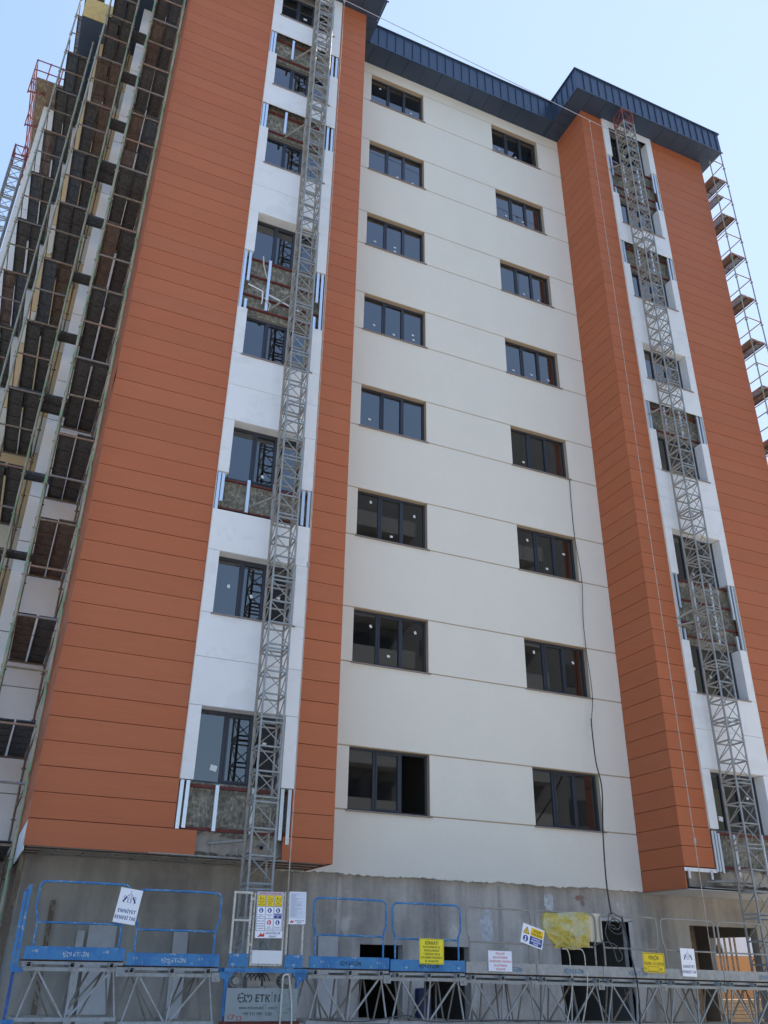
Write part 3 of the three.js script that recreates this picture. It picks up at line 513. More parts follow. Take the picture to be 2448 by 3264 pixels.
// stencilled maker's lettering as worn paint on the boards
function stencil(parent, x, y, z, w, h, col, worn, name = 'stencil_lettering') {
  const m = print(w * 1000, h * 1000, (c, W, H) => {
    c.clearRect(0, 0, W, H);
    c.strokeStyle = col; c.fillStyle = col; c.lineWidth = H * 0.13; c.lineCap = 'butt';
    const r = H * 0.36; c.beginPath(); c.arc(r * 1.25, H / 2, r, 0.7, 5.6); c.stroke(); c.beginPath(); c.moveTo(r * 0.4, H / 2); c.lineTo(r * 1.7, H / 2); c.stroke();
    c.beginPath(); c.arc(r * 3.1, H / 2, r, -0.9, 1.2); c.stroke(); c.beginPath(); c.arc(r * 3.1, H / 2, r, 1.9, 4.0); c.stroke(); c.beginPath(); c.moveTo(r * 2.75, H * 0.28); c.lineTo(r * 3.1, H * 0.5); c.lineTo(r * 3.45, H * 0.28); c.stroke();
    txt(c, 'ETKİN', W * 0.66, H * 0.54, H * 0.95, col, W * 0.6, 'bold');
    c.globalCompositeOperation = 'destination-out'; let s = 77;
    for (let i = 0; i < worn; i++) { s = (s * 1103515245 + 12345) & 0x7fffffff; const a = (s % 1000) / 1000; s = (s * 1103515245 + 12345) & 0x7fffffff; const b = (s % 1000) / 1000; c.beginPath(); c.arc(a * W, b * H, H * (0.05 + 0.12 * ((a * 7.3 + b * 3.1) % 1)), 0, 7); c.fill(); }
  }, 0.6, 512);
  m.transparent = true; m.alphaTest = 0.3;
  const o = put(parent, name, new THREE.PlaneGeometry(w, h), m); o.position.set(x, y, z); return o;
}
const blueP = thing('mast_climber_platform', 'blue mast climbing work platform with guard rails across the left tower', 'work platform');
const mods = [[1.375, 1.803], [2.685, 1.752], [5.30, 1.756], [6.60, 1.738]];
mods.forEach(([x, y], i) => {
  trussModule(blueP, x, y - 0.265, M.galvLight, M.galvDust);
  toeBoard(blueP, x, y, M.blue); guardRail(blueP, x, y, M.blue);
  stencil(blueP, x + (i === 1 ? 0.65 : 0.66), y - 0.085, PF + 0.064, 0.36, 0.075, i > 1 ? '#20303c' : '#b9c2c8', [26, 20, 16, 22][i]);
});
{ // end gate at the left, double blue bars
  const g = part(blueP, 'end_gate', [1.30, 0, PF]);
  put(g, 'post', BX(-0.012, 0.028, 1.5, 2.54, -0.02, 0.02), M.blue); put(g, 'post', BX(-0.062, -0.022, 1.52, 2.45, -0.03, 0.01), M.blue); put(g, 'post', BX(-0.03, 0.01, 0.93, 1.5, -0.02, 0.02), M.blueDark);
  put(g, 'bracket', BX(-0.05, 0.10, 1.50, 1.555, 0.021, 0.04), M.blue); put(g, 'bracket', BX(-0.05, 0.10, 0.92, 0.97, 0.021, 0.04), M.blue);
  put(g, 'cross_rail', J([pipe(V(0.0, 2.5, 0), V(0, 2.5, PK - PF), 0.016), pipe(V(0.0, 2.05, 0), V(0, 2.05, PK - PF), 0.016)]), M.blue);
}
{ // drive unit around the mast
  const g = part(blueP, 'drive_unit', [0, 0, 0]), z = PF + 0.03;
  put(g, 'blue_beam', J([BX(4.05, 5.285, 1.535, 1.588, PF - 0.05, z + 0.03), BX(4.05, 5.285, 1.535, 1.588, PK, PK + 0.06)]), M.blue);
  put(g, 'gusset', boxUV((() => { const s = new THREE.Shape([[4.0, 1.535], [4.2, 1.535], [4.13, 1.44], [4.11, 0.95], [4.07, 0.95], [4.07, 1.43], [4.0, 1.47]].map((p) => new THREE.Vector2(...p))); return new THREE.ExtrudeGeometry(s, { depth: 0.04, bevelEnabled: false }).translate(0, 0, z - 0.03); })()), M.blue);
  put(g, 'gusset', boxUV((() => { const s = new THREE.Shape([[5.06, 1.535], [5.28, 1.535], [5.27, 1.47], [5.17, 1.40], [5.16, 1.25], [5.12, 1.25], [5.13, 1.44]].map((p) => new THREE.Vector2(...p))); return new THREE.ExtrudeGeometry(s, { depth: 0.04, bevelEnabled: false }).translate(0, 0, z - 0.03); })()), M.blue);
  for (const [a, b] of [[4.105, 4.385], [4.93, 5.205]]) {
    put(g, 'toe_box', J([boxUV(new RoundedBoxGeometry(b - a, 0.17, 0.03, 2, 0.006).translate((a + b) / 2, 1.683, z)), BX(a + 0.04, b - 0.04, 1.672, 1.680, z + 0.015, z + 0.019)]), M.blue);
    put(g, 'bolt', J([a + 0.015, b - 0.015].map((x) => boxUV(new THREE.CylinderGeometry(0.009, 0.009, 0.012, 8).rotateX(Math.PI / 2).translate(x, 1.735, z + 0.02)))), M.galvLight);
  }
  const cage = (a, b, top) => J([BX(a, a + 0.028, 1.75, top, z - 0.02, z + 0.008), BX(b - 0.028, b, 1.75, top, z - 0.02, z + 0.008), BX(a + 0.028, b - 0.028, top - 0.03, top, z - 0.02, z + 0.008), BX(a + 0.028, b - 0.028, 2.185, 2.21, z - 0.02, z + 0.008)]);
  put(g, 'cage_frame', cage(4.105, 4.385, 2.58), M.creamPaint); put(g, 'cage_frame', J([BX(4.93, 4.955, 1.75, 2.6, z - 0.02, z + 0.002), BX(5.175, 5.2, 1.75, 2.6, z - 0.02, z + 0.002), BX(4.955, 5.175, 2.57, 2.6, z - 0.02, z + 0.002)]), M.creamPaint);
  const gate = part(g, 'gate_frame', [0, 0, 0]); g.remove(gate);
  put(g, 'gate_frame', J([BX(4.41, 4.432, 1.62, 2.57, z - 0.02, z + 0.004), BX(4.872, 4.895, 1.63, 2.60, z - 0.02, z + 0.004), BX(4.432, 4.872, 2.54, 2.565, z - 0.02, z + 0.004), BX(4.432, 4.872, 1.62, 1.64, z - 0.02, z + 0.004)]), M.creamPaint);
  put(g, 'hinge', J([BX(4.386, 4.412, 2.47, 2.50, z - 0.01, z + 0.012), BX(4.386, 4.412, 1.875, 1.90, z - 0.01, z + 0.012)]), M.creamPaint);
  put(g, 'kick_plate', BX(4.436, 4.886, 1.645, 1.816, z + 0.006, z + 0.012), M.white, 'white kick plate of the gate');
  for (const x of [4.24, 5.0]) put(g, 'motor', J([boxUV(new THREE.CylinderGeometry(0.085, 0.085, 0.22, 20).rotateX(Math.PI / 2).translate(x, 1.43, PF - 0.14)), boxUV(new THREE.CylinderGeometry(0.05, 0.06, 0.05, 16).rotateX(Math.PI / 2).translate(x, 1.43, PF - 0.01)), ...[...Array(14).keys()].map((i) => BX(-0.006, 0.006, 0.08, 0.10, -0.22, -0.06).rotateZ(i * Math.PI / 7).translate(x, 1.43, PF))]), M.galvDust);
  put(g, 'gear_box', J([BX(4.42, 4.62, 1.33, 1.47, PF - 0.25, PF - 0.03), BX(4.66, 4.84, 1.36, 1.53, PF - 0.25, PF - 0.06)]), M.galvDust);
  for (let i = 0; i < 5; i++) put(g, 'hydraulic_hose', sweep([V(4.38 + i * 0.055, 1.46, PF - 0.05), V(4.40 + i * 0.055, 1.52, PF), V(4.45 + i * 0.06, 1.50, PF + 0.01), V(4.47 + i * 0.07, 1.43, PF - 0.04)], 0.008, 14, 6), M.black);
  const m = print(1060, 400, (c, W, H) => {
    fill(c, '#8e9797', 0, 0, W, H); let s = 9; for (let i = 0; i < 160; i++) { s = (s * 1103515245 + 12345) & 0x7fffffff; const a = (s % 997) / 997; s = (s * 1103515245 + 12345) & 0x7fffffff; const b = (s % 997) / 997; c.fillStyle = i % 2 ? 'rgba(150,160,160,0.25)' : 'rgba(95,100,100,0.22)'; c.fillRect(a * W, b * H, 10 + 90 * b, 3 + 16 * a); }
    c.strokeStyle = '#2c3437'; c.lineWidth = 17; const r = 52; c.setLineDash([42, 9]);
    c.beginPath(); c.arc(225, 118, r, 0.5, 5.7); c.stroke(); c.beginPath(); c.moveTo(180, 118); c.lineTo(255, 118); c.stroke(); c.setLineDash([]); c.beginPath(); c.arc(322, 118, r, -0.8, 1.3); c.stroke(); c.beginPath(); c.arc(322, 118, r, 1.8, 3.9); c.stroke(); c.beginPath(); c.moveTo(298, 78); c.lineTo(322, 108); c.lineTo(346, 78); c.stroke();
    txt(c, 'ETKİN', 610, 122, 132, '#2c3437', 400); txt(c, 'www.etkinmakina.com.tr', 480, 240, 46, '#2c3437', 620); txt(c, '+90 312 395 65 62', 470, 312, 52, '#2c3437', 500);
    fill(c, 'rgba(142,151,151,0.75)', 640, 60, 60, 120); fill(c, 'rgba(142,151,151,0.8)', 735, 70, 40, 110); fill(c, 'rgba(142,151,151,0.75)', 560, 222, 70, 40); fill(c, 'rgba(142,151,151,0.8)', 560, 290, 30, 50);
    txt(c, 'CP', 95, 350, 82, '#a03a35', 130, 'bold', 'serif'); txt(c, '13', 205, 366, 82, '#a03a35', 120, 'bold', 'serif');
  }, 0.5, 768);
  const plate = put(g, 'name_plate', new THREE.BoxGeometry(1.04, 0.40, 0.008), [M.galvLight, M.galvLight, M.galvLight, M.galvLight, m, M.galvLight], 'grey plate with stencilled lettering'); plate.position.set(4.625, 1.14, z + 0.035);
  put(g, 'bent_pipe', sweep(bend([V(4.892, 0.86, z + 0.08), V(4.90, 1.51, z + 0.08), V(4.985, 1.52, z + 0.08), V(5.05, 1.15, z + 0.08), V(5.065, 0.86, z + 0.08)], 0.06, 5), 0.0135, 80, 8), M.creamPaint);
  put(g, 'lower_beam', J([BX(4.05, 5.2, 0.88, 0.935, PF, z + 0.02), BX(4.09, 4.16, 0.86, 1.0, z - 0.02, z + 0.03)]), M.redPrimer);
}
const greyP = thing('mast_climber_platform', 'galvanised mast climbing work platform running to the right photo edge', 'work platform', [7.90, 1.728, 0]);
greyP.rotation.z = -0.0105;
for (let i = 0; i < 7; i++) {
  const x = i * 1.30;
  trussModule(greyP, x, -0.27, M.galv, M.galvDust); toeBoard(greyP, x, 0, M.galvLight, 1.30); guardRail(greyP, x, 0, M.galvDust, 1.30);
  if (i !== 3) stencil(greyP, x + (i === 0 ? 0.83 : i === 4 ? 1.0 : 0.72), -0.085, PF + 0.064, 0.40, 0.09, '#2f6b92', [14, 16, 40, 0, 60, 18, 18][i]);
}

// ---------------------------------------------------------------- signs fixed to the rails
const ink = '#23306e';
function figure(c, cx, cy, s, flip) {     // a worker hanging bent over in a harness
  c.save(); c.translate(cx, cy); c.scale(flip * s, s); c.strokeStyle = ink; c.fillStyle = ink; c.lineWidth = 0.05; c.lineCap = 'round';
  c.beginPath(); c.moveTo(-0.95, 0.75); c.lineTo(-0.55, 0.1); c.lineWidth = 0.26; c.stroke();
  c.lineWidth = 0.07; c.beginPath(); c.arc(-0.78, 0.12, 0.2, 0, 7); c.stroke(); c.beginPath(); c.moveTo(-0.55, 0.05); c.quadraticCurveTo(-0.3, -0.35, 0, -0.4); c.stroke(); c.beginPath(); c.moveTo(-0.35, 0.05); c.lineTo(-0.2, 0.7); c.lineTo(-0.05, 0.9); c.stroke(); c.beginPath(); c.moveTo(-0.1, -0.2); c.lineTo(-0.12, 0.5); c.lineTo(-0.3, 0.85); c.stroke(); c.beginPath(); c.moveTo(-0.9, 0.8); c.lineTo(-0.7, 0.95); c.stroke();
  c.restore();
}
const harness = () => print(310, 440, (c, W, H) => { fill(c, '#eef0f4', 0, 0, W, H); figure(c, 150, 105, 82, 1); figure(c, 160, 105, 82, -1); c.strokeStyle = ink; c.lineWidth = 5; c.beginPath(); c.moveTo(155, 20); c.lineTo(155, 70); c.stroke(); txt(c, 'EMNİYET', W / 2, 285, 62, ink, 255); txt(c, 'KEMERİ TAK', W / 2, 368, 62, ink, 295); }, 0.5, 512);
const mGuven = print(410, 610, (c, W, H) => {
  fill(c, '#b9b9c4', 0, 0, W, H); txt(c, 'GÜVENLİK KURALLARI', W / 2, 24, 32, '#c8323c', 360);
  const cells = [['y', 'DİKKAT', 'DÜŞME TEHLİKESİ'], ['y', 'DİKKAT', 'ASILI YÜK'], ['y', 'DİKKAT', 'KAYGAN ZEMİN'], ['b', 'EMNİYET', 'KEMERİ TAK'], ['b', 'BARETİNİ', 'TAK'], ['n', 'İŞ AYAKKABISI', 'GİY'], ['t', 'MAX. YÜK', '1.500 KG'], ['r', 'DİKKAT', 'YÜK ALTINDA DURMA'], ['b', 'KORUYUCU', 'GÖZLÜK TAK']];
  cells.forEach(([k, a, b], i) => {
    const x = 18 + (i % 3) * 128, y = 48 + Math.floor(i / 3) * 158, w = 112, h = 146;
    fill(c, k === 'y' ? '#f0cf1c' : '#f2f3f7', x, y, w, h); c.strokeStyle = k === 'y' ? '#2a2a2a' : '#d5d6de'; c.lineWidth = 2; c.strokeRect(x, y, w, h);
    if (k === 'y') { c.strokeStyle = '#222'; c.lineWidth = 5; c.beginPath(); c.moveTo(x + 25, y + 80); c.lineTo(x + 35, y + 35 + (i % 2) * 20); c.lineTo(x + 58, y + 60); c.lineTo(x + 85, y + 40); c.lineTo(x + 88, y + 78); c.stroke(); c.beginPath(); c.arc(x + 42, y + 30, 7, 0, 7); c.fillStyle = '#222'; c.fill(); c.beginPath(); c.moveTo(x + 20, y + 86); c.lineTo(x + 95, y + 86); c.stroke(); txt(c, a, x + w / 2, y + 106, 15, '#222', 90); txt(c, b, x + w / 2, y + 128, 15, '#222', 104); }
    else if (k === 't') { txt(c, a, x + w / 2, y + 26, 22, '#2a2f48', 100); txt(c, 'KALDIRMA', x + w / 2, y + 58, 20, '#2a2f48', 100); txt(c, 'KAPASİTESİ', x + w / 2, y + 90, 20, '#2a2f48', 104); txt(c, b, x + w / 2, y + 122, 22, '#2a2f48', 100); }
    else { c.beginPath(); c.arc(x + w / 2, y + 44, 32, 0, 7); c.fillStyle = k === 'r' ? '#c8323c' : '#273b8c'; c.fill(); c.fillStyle = '#f2f3f7'; c.beginPath(); c.arc(x + w / 2 - 4, y + 32, 9, 0, 7); c.fill(); c.fillRect(x + w / 2 - 12, y + 42, 20, 24); if (k === 'n') fill(c, '#273b8c', x, y + 84, w, 62); txt(c, a, x + w / 2, y + 104, 17, k === 'n' ? '#fff' : '#333a66', 104); txt(c, b, x + w / 2, y + 128, 17, k === 'n' ? '#fff' : '#333a66', 104); }
  });
  fill(c, '#f2f2f8', 0, 522, W, 88); c.fillStyle = '#d0382e'; c.beginPath(); c.moveTo(45, 592); c.lineTo(90, 535); c.lineTo(100, 560); c.lineTo(125, 560); c.lineTo(125, 538); c.lineTo(140, 538); c.lineTo(140, 592); c.closePath(); c.fill(); c.fillStyle = '#2a2f55'; c.beginPath(); c.arc(52, 590, 9, 0, 7); c.fill();
  txt(c, 'ADIGÜZELLER', 268, 548, 36, '#2a2f55', 225); txt(c, 'İNŞAAT', 268, 588, 34, '#2a2f55', 120);
}, 0.45, 1024);
const mSheet = print(265, 435, (c, W, H) => {
  fill(c, '#eceef4', 0, 0, W, H); fill(c, '#d3dae6', 8, 8, W - 16, H - 76); let s = 5;
  for (let i = 0; i < 48; i++) { s = (s * 1103515245 + 12345) & 0x7fffffff; fill(c, 'rgba(60,66,90,0.55)', 20, 26 + i * 6.6, 60 + (s % 100) / 100 * 140, 2.2); }
  c.fillStyle = '#d0382e'; c.beginPath(); c.moveTo(15, H - 18); c.lineTo(45, H - 56); c.lineTo(52, H - 40); c.lineTo(66, H - 40); c.lineTo(66, H - 55); c.lineTo(76, H - 55); c.lineTo(76, H - 18); c.fill();
  txt(c, 'ADIGÜZELLER', 168, H - 46, 25, '#2a2f55', 150); txt(c, 'İNŞAAT', 168, H - 20, 22, '#2a2f55', 80);
}, 0.5, 512);
const lines = (W, H, bg, border, list) => print(W, H, (c) => { fill(c, bg, 0, 0, W, H); if (border) { c.strokeStyle = border; c.lineWidth = 5; c.strokeRect(9, 9, W - 18, H - 18); } for (const [s, y, z, col, mw] of list) txt(c, s, W / 2, y, z, col, mw); }, 0.5, 640);
const mDikkat = lines(430, 355, '#eadb2e', '#33301c', [['DİKKAT!', 62, 66, '#1f1d12', 240], ['PLATFORMUN UÇ', 118, 42, '#2a2716', 300], ['NOKTALARINDA', 166, 42, '#2a2716', 265], ['1 KİŞİDEN FAZLA', 214, 42, '#2a2716', 290], ['ÇALIŞMAK TEHLİKELİ', 262, 42, '#2a2716', 370], ['VE YASAKTIR!', 312, 42, '#2a2716', 240]]);
const mVinc = lines(430, 290, '#e6e8f2', null, [['VİNÇLERİ', 40, 42, '#b93a48', 170], ['KAPASİTESİNİN', 95, 42, '#b93a48', 270], ['ÜZERİNDEKİ YÜKLERLE', 150, 42, '#b93a48', 400], ['ÇALIŞTIRMAK', 208, 42, '#b93a48', 240], ['YASAKTIR', 260, 42, '#b93a48', 175]]);
const mVincin = print(455, 305, (c, W, H) => { fill(c, '#e3c521', 0, 0, W, H); c.strokeStyle = '#2c2814'; c.lineWidth = 7; c.strokeRect(14, 14, W - 28, H - 28); txt(c, 'VİNÇİN', W / 2, 78, 80, '#242110', 220); txt(c, 'TAŞIMA KAPASİTESİ', W / 2, 168, 58, '#3a3518', 410); fill(c, 'rgba(227,197,33,0.55)', 150, 140, 150, 60); c.lineWidth = 5; c.strokeRect(95, 212, 225, 66); txt(c, 'KG', 365, 248, 46, '#3a3518', 70); txt(c, '15', 45, 248, 44, '#3a3518', 50); }, 0.5, 640);
const mDusme = print(420, 290, (c, W, H) => {
  fill(c, '#eceef3', 0, 0, W, H); fill(c, '#ecc51d', 165, 25, 238, 118); fill(c, '#25408f', 165, 150, 238, 122);
  txt(c, 'DÜŞME', 284, 62, 46, '#2a2618', 150); txt(c, 'TEHLİKESİ', 284, 112, 46, '#2a2618', 215); txt(c, 'GÜVENLİK', 284, 178, 34, '#e9edf7', 160); txt(c, 'KEMERİNİZİ', 284, 214, 34, '#e9edf7', 190); txt(c, 'TAKIN', 284, 250, 34, '#e9edf7', 110);
  c.fillStyle = '#ecc51d'; c.strokeStyle = '#22201a'; c.lineWidth = 9; c.lineJoin = 'round'; c.beginPath(); c.moveTo(85, 40); c.lineTo(140, 135); c.lineTo(30, 135); c.closePath(); c.fill(); c.stroke(); txt(c, '!', 85, 102, 66, '#22201a', 40);
  c.fillStyle = '#25408f'; c.beginPath(); c.arc(85, 212, 50, 0, 7); c.fill(); c.fillStyle = '#fff'; c.beginPath(); c.arc(80, 188, 10, 0, 7); c.fill(); c.lineWidth = 11; c.strokeStyle = '#fff'; c.beginPath(); c.moveTo(70, 250); c.lineTo(80, 215); c.lineTo(100, 200); c.moveTo(80, 215); c.lineTo(100, 250); c.stroke();
}, 0.5, 512);
function sign(name, label, m, x, y, w, h, rot = 0, z = PF + 0.075, tilt = 0) {
  const o = thing(name, label, 'sign', [x, y, z]); o.rotation.set(tilt, 0, rot);
  put(o, 'panel', new THREE.BoxGeometry(w, h, 0.004), M.paper); const f = put(o, 'printed_face', new THREE.PlaneGeometry(w, h).translate(0, 0, 0.0032), m);
  return o;
}
sign('safety_sign', 'tilted white harness warning sign hung on the blue guard rail', harness(), 2.615, 2.32, 0.305, 0.44, -0.125, PF + 0.03, 0.02);
sign('safety_sign', 'white harness warning sign on the grey platform beside a dark opening', harness(), 12.30, 1.788, 0.31, 0.435, -0.02, PF + 0.09);
sign('safety_board', 'tall board of yellow, white and blue safety pictograms on the gate', mGuven, 4.65, 2.282, 0.41, 0.615, 0.02, PF + 0.06);
sign('notice_sheet', 'white printed notice sheet fixed right of the safety pictogram board', mSheet, 5.073, 2.388, 0.262, 0.437, 0.02, PF + 0.06);
sign('warning_sign', 'square yellow warning sign with black lettering on the blue rail', mDikkat, 7.288, 1.857, 0.425, 0.354, -0.01);
sign('warning_sign', 'white sign with red lettering on the grey toe board', mVinc, 8.507, 1.745, 0.432, 0.289, -0.01);
sign('warning_sign', 'tilted white, yellow and blue fall hazard sign beside the yellow bag', mDusme, 9.156, 2.118, 0.42, 0.292, -0.268, PF + 0.05);
sign('warning_sign', 'yellow load capacity sign with black border on the grey toe board', mVincin, 11.545, 1.771, 0.462, 0.304, -0.03, PF + 0.09);

// ---------------------------------------------------------------- things on the platform
{
  // yellow plastic bag draped over the rail
  const N = 60, C = [[9.43, 2.50], [10.30, 2.49], [10.27, 1.965], [9.60, 1.945]], geo = [];
  for (const sgn of [1, -1]) {
    const g = new THREE.PlaneGeometry(1, 1, N, N), p = g.attributes.position;
    for (let i = 0; i < p.count; i++) {
      const u = p.getX(i) + 0.5, v = 0.5 - p.getY(i);
      let x = (C[0][0] * (1 - u) + C[1][0] * u) * (1 - v) + (C[3][0] * (1 - u) + C[2][0] * u) * v, y = (C[0][1] * (1 - u) + C[1][1] * u) * (1 - v) + (C[3][1] * (1 - u) + C[2][1] * u) * v;
      const l = Math.sin(Math.PI * Math.min(1, v * 1.15)); x += -0.12 * l * Math.pow(1 - u, 2) + 0.03 * l * u; y += 0.02 * Math.sin(u * 9) * v - 0.03 * Math.sin(u * 5 + 1) * (1 - v) * 0.6;
      const edge = Math.min(1, 9 * Math.min(u, 1 - u, v, 1 - v));
      const fold = 0.03 * Math.abs(Math.sin((u * 1.5 - v * 0.9) * 9 + 4 * fbm(u * 4, v * 4, 64, 64, 501, 2))) + 0.13 * (fbm(u * 5 + 3, v * 5 + 2, 64, 64, 503, 5) - 0.5) + 0.05 * (Math.abs(fbm(u * 13 + v * 6, v * 9, 64, 64, 507, 3) - 0.5) - 0.12);
      p.setXYZ(i, x, y, PF + 0.03 + (sgn > 0 ? 0.02 + 0.05 * edge + fold * edge : -0.03 - 0.03 * edge));
    }
    g.computeVertexNormals(); geo.push(g.toNonIndexed());
  }
  const bagMap = tex(256, [1, 1], (u, v) => { const a = fbm(u * 6, v * 6, 6, 6, 511, 5), b = sst(0.46, 0.6, fbm(u * 5, v * 5, 5, 5, 517, 5)), t = Math.abs(u - 0.55) < 0.1 && Math.abs(v - 0.35) < 0.05 && Math.sin(u * 160) > -0.1 && Math.sin(v * 220) > 0 ? 0.25 : 1; const c = mix3([0.70, 0.60, 0.14], [0.72, 0.69, 0.42], b); return [c[0] * (0.85 + 0.3 * a) * t, c[1] * (0.85 + 0.3 * a) * t, c[2] * (0.85 + 0.3 * a)]; });
  const o = put(scene, 'plastic_bag', J(geo), mat(null, 0.35, 0, { physical: true, map: bagMap, transmission: 0.45, thickness: 0, side: THREE.DoubleSide }));
  tag(o, 'crumpled translucent yellow plastic bag draped over the grey guard rail', 'plastic bag');
  const b = put(scene, 'cream_panel', BX(10.36, 10.62, 2.065, 2.505, PF - 0.06, PF - 0.03), mat([0.62, 0.58, 0.47], 0.8)); tag(b, 'upright cream coloured board standing behind the grey guard rail', 'board');
  // coil of grey cable over the rail
  const pts = []; for (let i = 0; i < 30; i++) { const t = i / 29 * 6 * Math.PI; pts.push(V(10.86 + 0.13 * Math.cos(t) + 0.03 * Math.sin(t * 2.3), 2.36 + (0.1 + 0.06 * Math.sin(t * 0.7)) * Math.sin(t) + 0.02 * Math.cos(3 * t), PF + 0.03 + 0.02 * Math.sin(t * 1.7))); }
  const coil = thing('cable_coil', 'looped grey cable coil hanging on the grey guard rail below the black cable', 'cable');
  put(coil, 'coil', sweep(pts, 0.008, 180, 6), M.cable);
  put(coil, 'loop', sweep([V(10.72, 2.42, PF + 0.03), V(10.62, 2.2, PF + 0.05), V(10.76, 1.95, PF + 0.05), V(10.82, 1.78, PF + 0.05), V(10.92, 1.83, PF + 0.05), V(10.86, 1.98, PF + 0.05), V(10.70, 2.06, PF + 0.05), V(10.5, 2.05, PF + 0.03), V(10.36, 1.98, PF + 0.02)], 0.009, 60, 6), M.cable);
  const cb = put(scene, 'power_cable', sweep([V(13.13, 13.36, 0.03), V(13.11, 12.6, 0.03), V(13.12, 11.6, 0.02), V(13.13, 10.36, 0.12), V(13.1, 9.3, 0.06), V(13.1, 8.6, 0.06), V(13.1, 7.35, 0.12), V(13.0, 6.75, 0.12)], 0.0085, 90, 7), M.black);
  const cb2 = put(scene, 'power_cable', sweep([V(13.0, 6.82, 0.12), V(12.988, 6.706, 0.13), V(12.763, 5.775, 0.45), V(12.581, 5.174, 0.8), V(11.96, 4.062, 1.5), V(11.316, 3.073, 2.3), V(10.84, 2.51, 2.97)], 0.0145, 90, 7), M.black);
  tag(cb2, 'thicker lower length of black cable reaching from the cream wall to the rail', 'cable');
  tag(cb, 'black power cable hanging from a window down the cream wall', 'cable');
  const c2 = put(scene, 'power_cable', sweep([V(11.0, 2.47, 3.05), V(11.03, 2.2, 3.08), V(11.06, 1.9, 3.1), V(11.1, 1.6, 3.13), V(11.14, 1.2, 3.1), V(11.16, 0.6, 3.0), V(11.17, 0.012, 3.0)], 0.012, 50, 6), M.black);
  tag(c2, 'black cable dropping over the grey toe board to the ground', 'cable');
  const c3 = put(scene, 'loose_cable', sweep([V(5.35, 0.955, 3.03), V(6.2, 0.93, 3.05), V(6.9, 1.0, 3.05), V(7.05, 0.96, 3.06), V(7.3, 0.92, 3.05), V(8.4, 0.935, 3.05), V(9.6, 0.92, 3.05)], 0.009, 90, 6), M.cable);
  tag(c3, 'thin grey cable lying along the lower truss chord', 'cable');
  for (const [x, a, b, lab] of [[9.83, 0.0, 0.02, 'pale hose bending down below the yellow bag, nearer its left end'], [10.13, 0.02, 0.05, 'pale hose bending down below the yellow bag, nearer its right end']]) {
    const h = put(scene, 'hose', sweep([V(x - 0.1, 1.95, PF + 0.02), V(x - 0.01, 1.94, PF + 0.03), V(x + 0.03, 1.87, PF + 0.03), V(x + 0.04, 1.7, PF + 0.03), V(x + 0.02, 1.5, PF + 0.08), V(x - 0.02, 1.2, PF + 0.06), V(x - 0.12, 0.9, PF + 0.05)], 0.010, 50, 6), M.creamPaint); tag(h, lab, 'hose');
  }
  // leaning sheets and offcuts against the wall
  const lean = (x0, x1, top, z, lab, m = M.board2) => { const o = put(scene, 'leaning_sheet', BX(x0, x1, 0, top, -0.012, 0.012), m); o.position.z = z; o.rotation.x = -0.05; tag(o, lab, 'board', 'sheets leaning on the ground floor wall'); };
  lean(2.52, 2.97, 2.20, 0.05, 'wide grey sheet leaning on the wall behind the first blue toe board');
  lean(2.34, 2.46, 2.09, 0.06, 'narrow grey offcut leaning left of the wide grey sheet');
  lean(3.93, 4.18, 2.15, 0.05, 'grey sheet leaning on the wall just left of the drive unit');
  lean(6.57, 6.95, 2.14, 0.05, 'pale grey sheet leaning on the wall right of the drive unit');
  const pl = put(scene, 'leaning_plank', BX(1.84, 1.92, 0, 2.53, 0, 0.03), M.brownPole); pl.position.z = 0.02; pl.rotation.x = -0.03; tag(pl, 'brown timber plank leaning upright on the wall at the left', 'plank');
  const hp = put(scene, 'timber_post', boxUV(raw(-0.045, 0.045, -0.5, 0.5, -0.04, 0.04)), M.brownPole); hp.scale.y = 3.15; hp.position.set(1.2, 1.575, 0.6); hp.rotation.z = -0.03; tag(hp, 'dark timber post standing under the left corner of the left tower', 'post');
  const bin = put(scene, 'blue_drum', boxUV(new THREE.LatheGeometry([[0, 0], [0.15, 0], [0.155, 0.03], [0.15, 0.4], [0.158, 0.42], [0.15, 0.45], [0.15, 0.86], [0.158, 0.88], [0.15, 0.9], [0.15, 1.26], [0.14, 1.3], [0, 1.31]].map((p) => new THREE.Vector2(...p)), 24)), mat([0.012, 0.018, 0.06], 0.5)); bin.position.set(8.6, 0, 0.12); tag(bin, 'dark blue drum standing by the concrete wall behind the truss', 'drum');
}
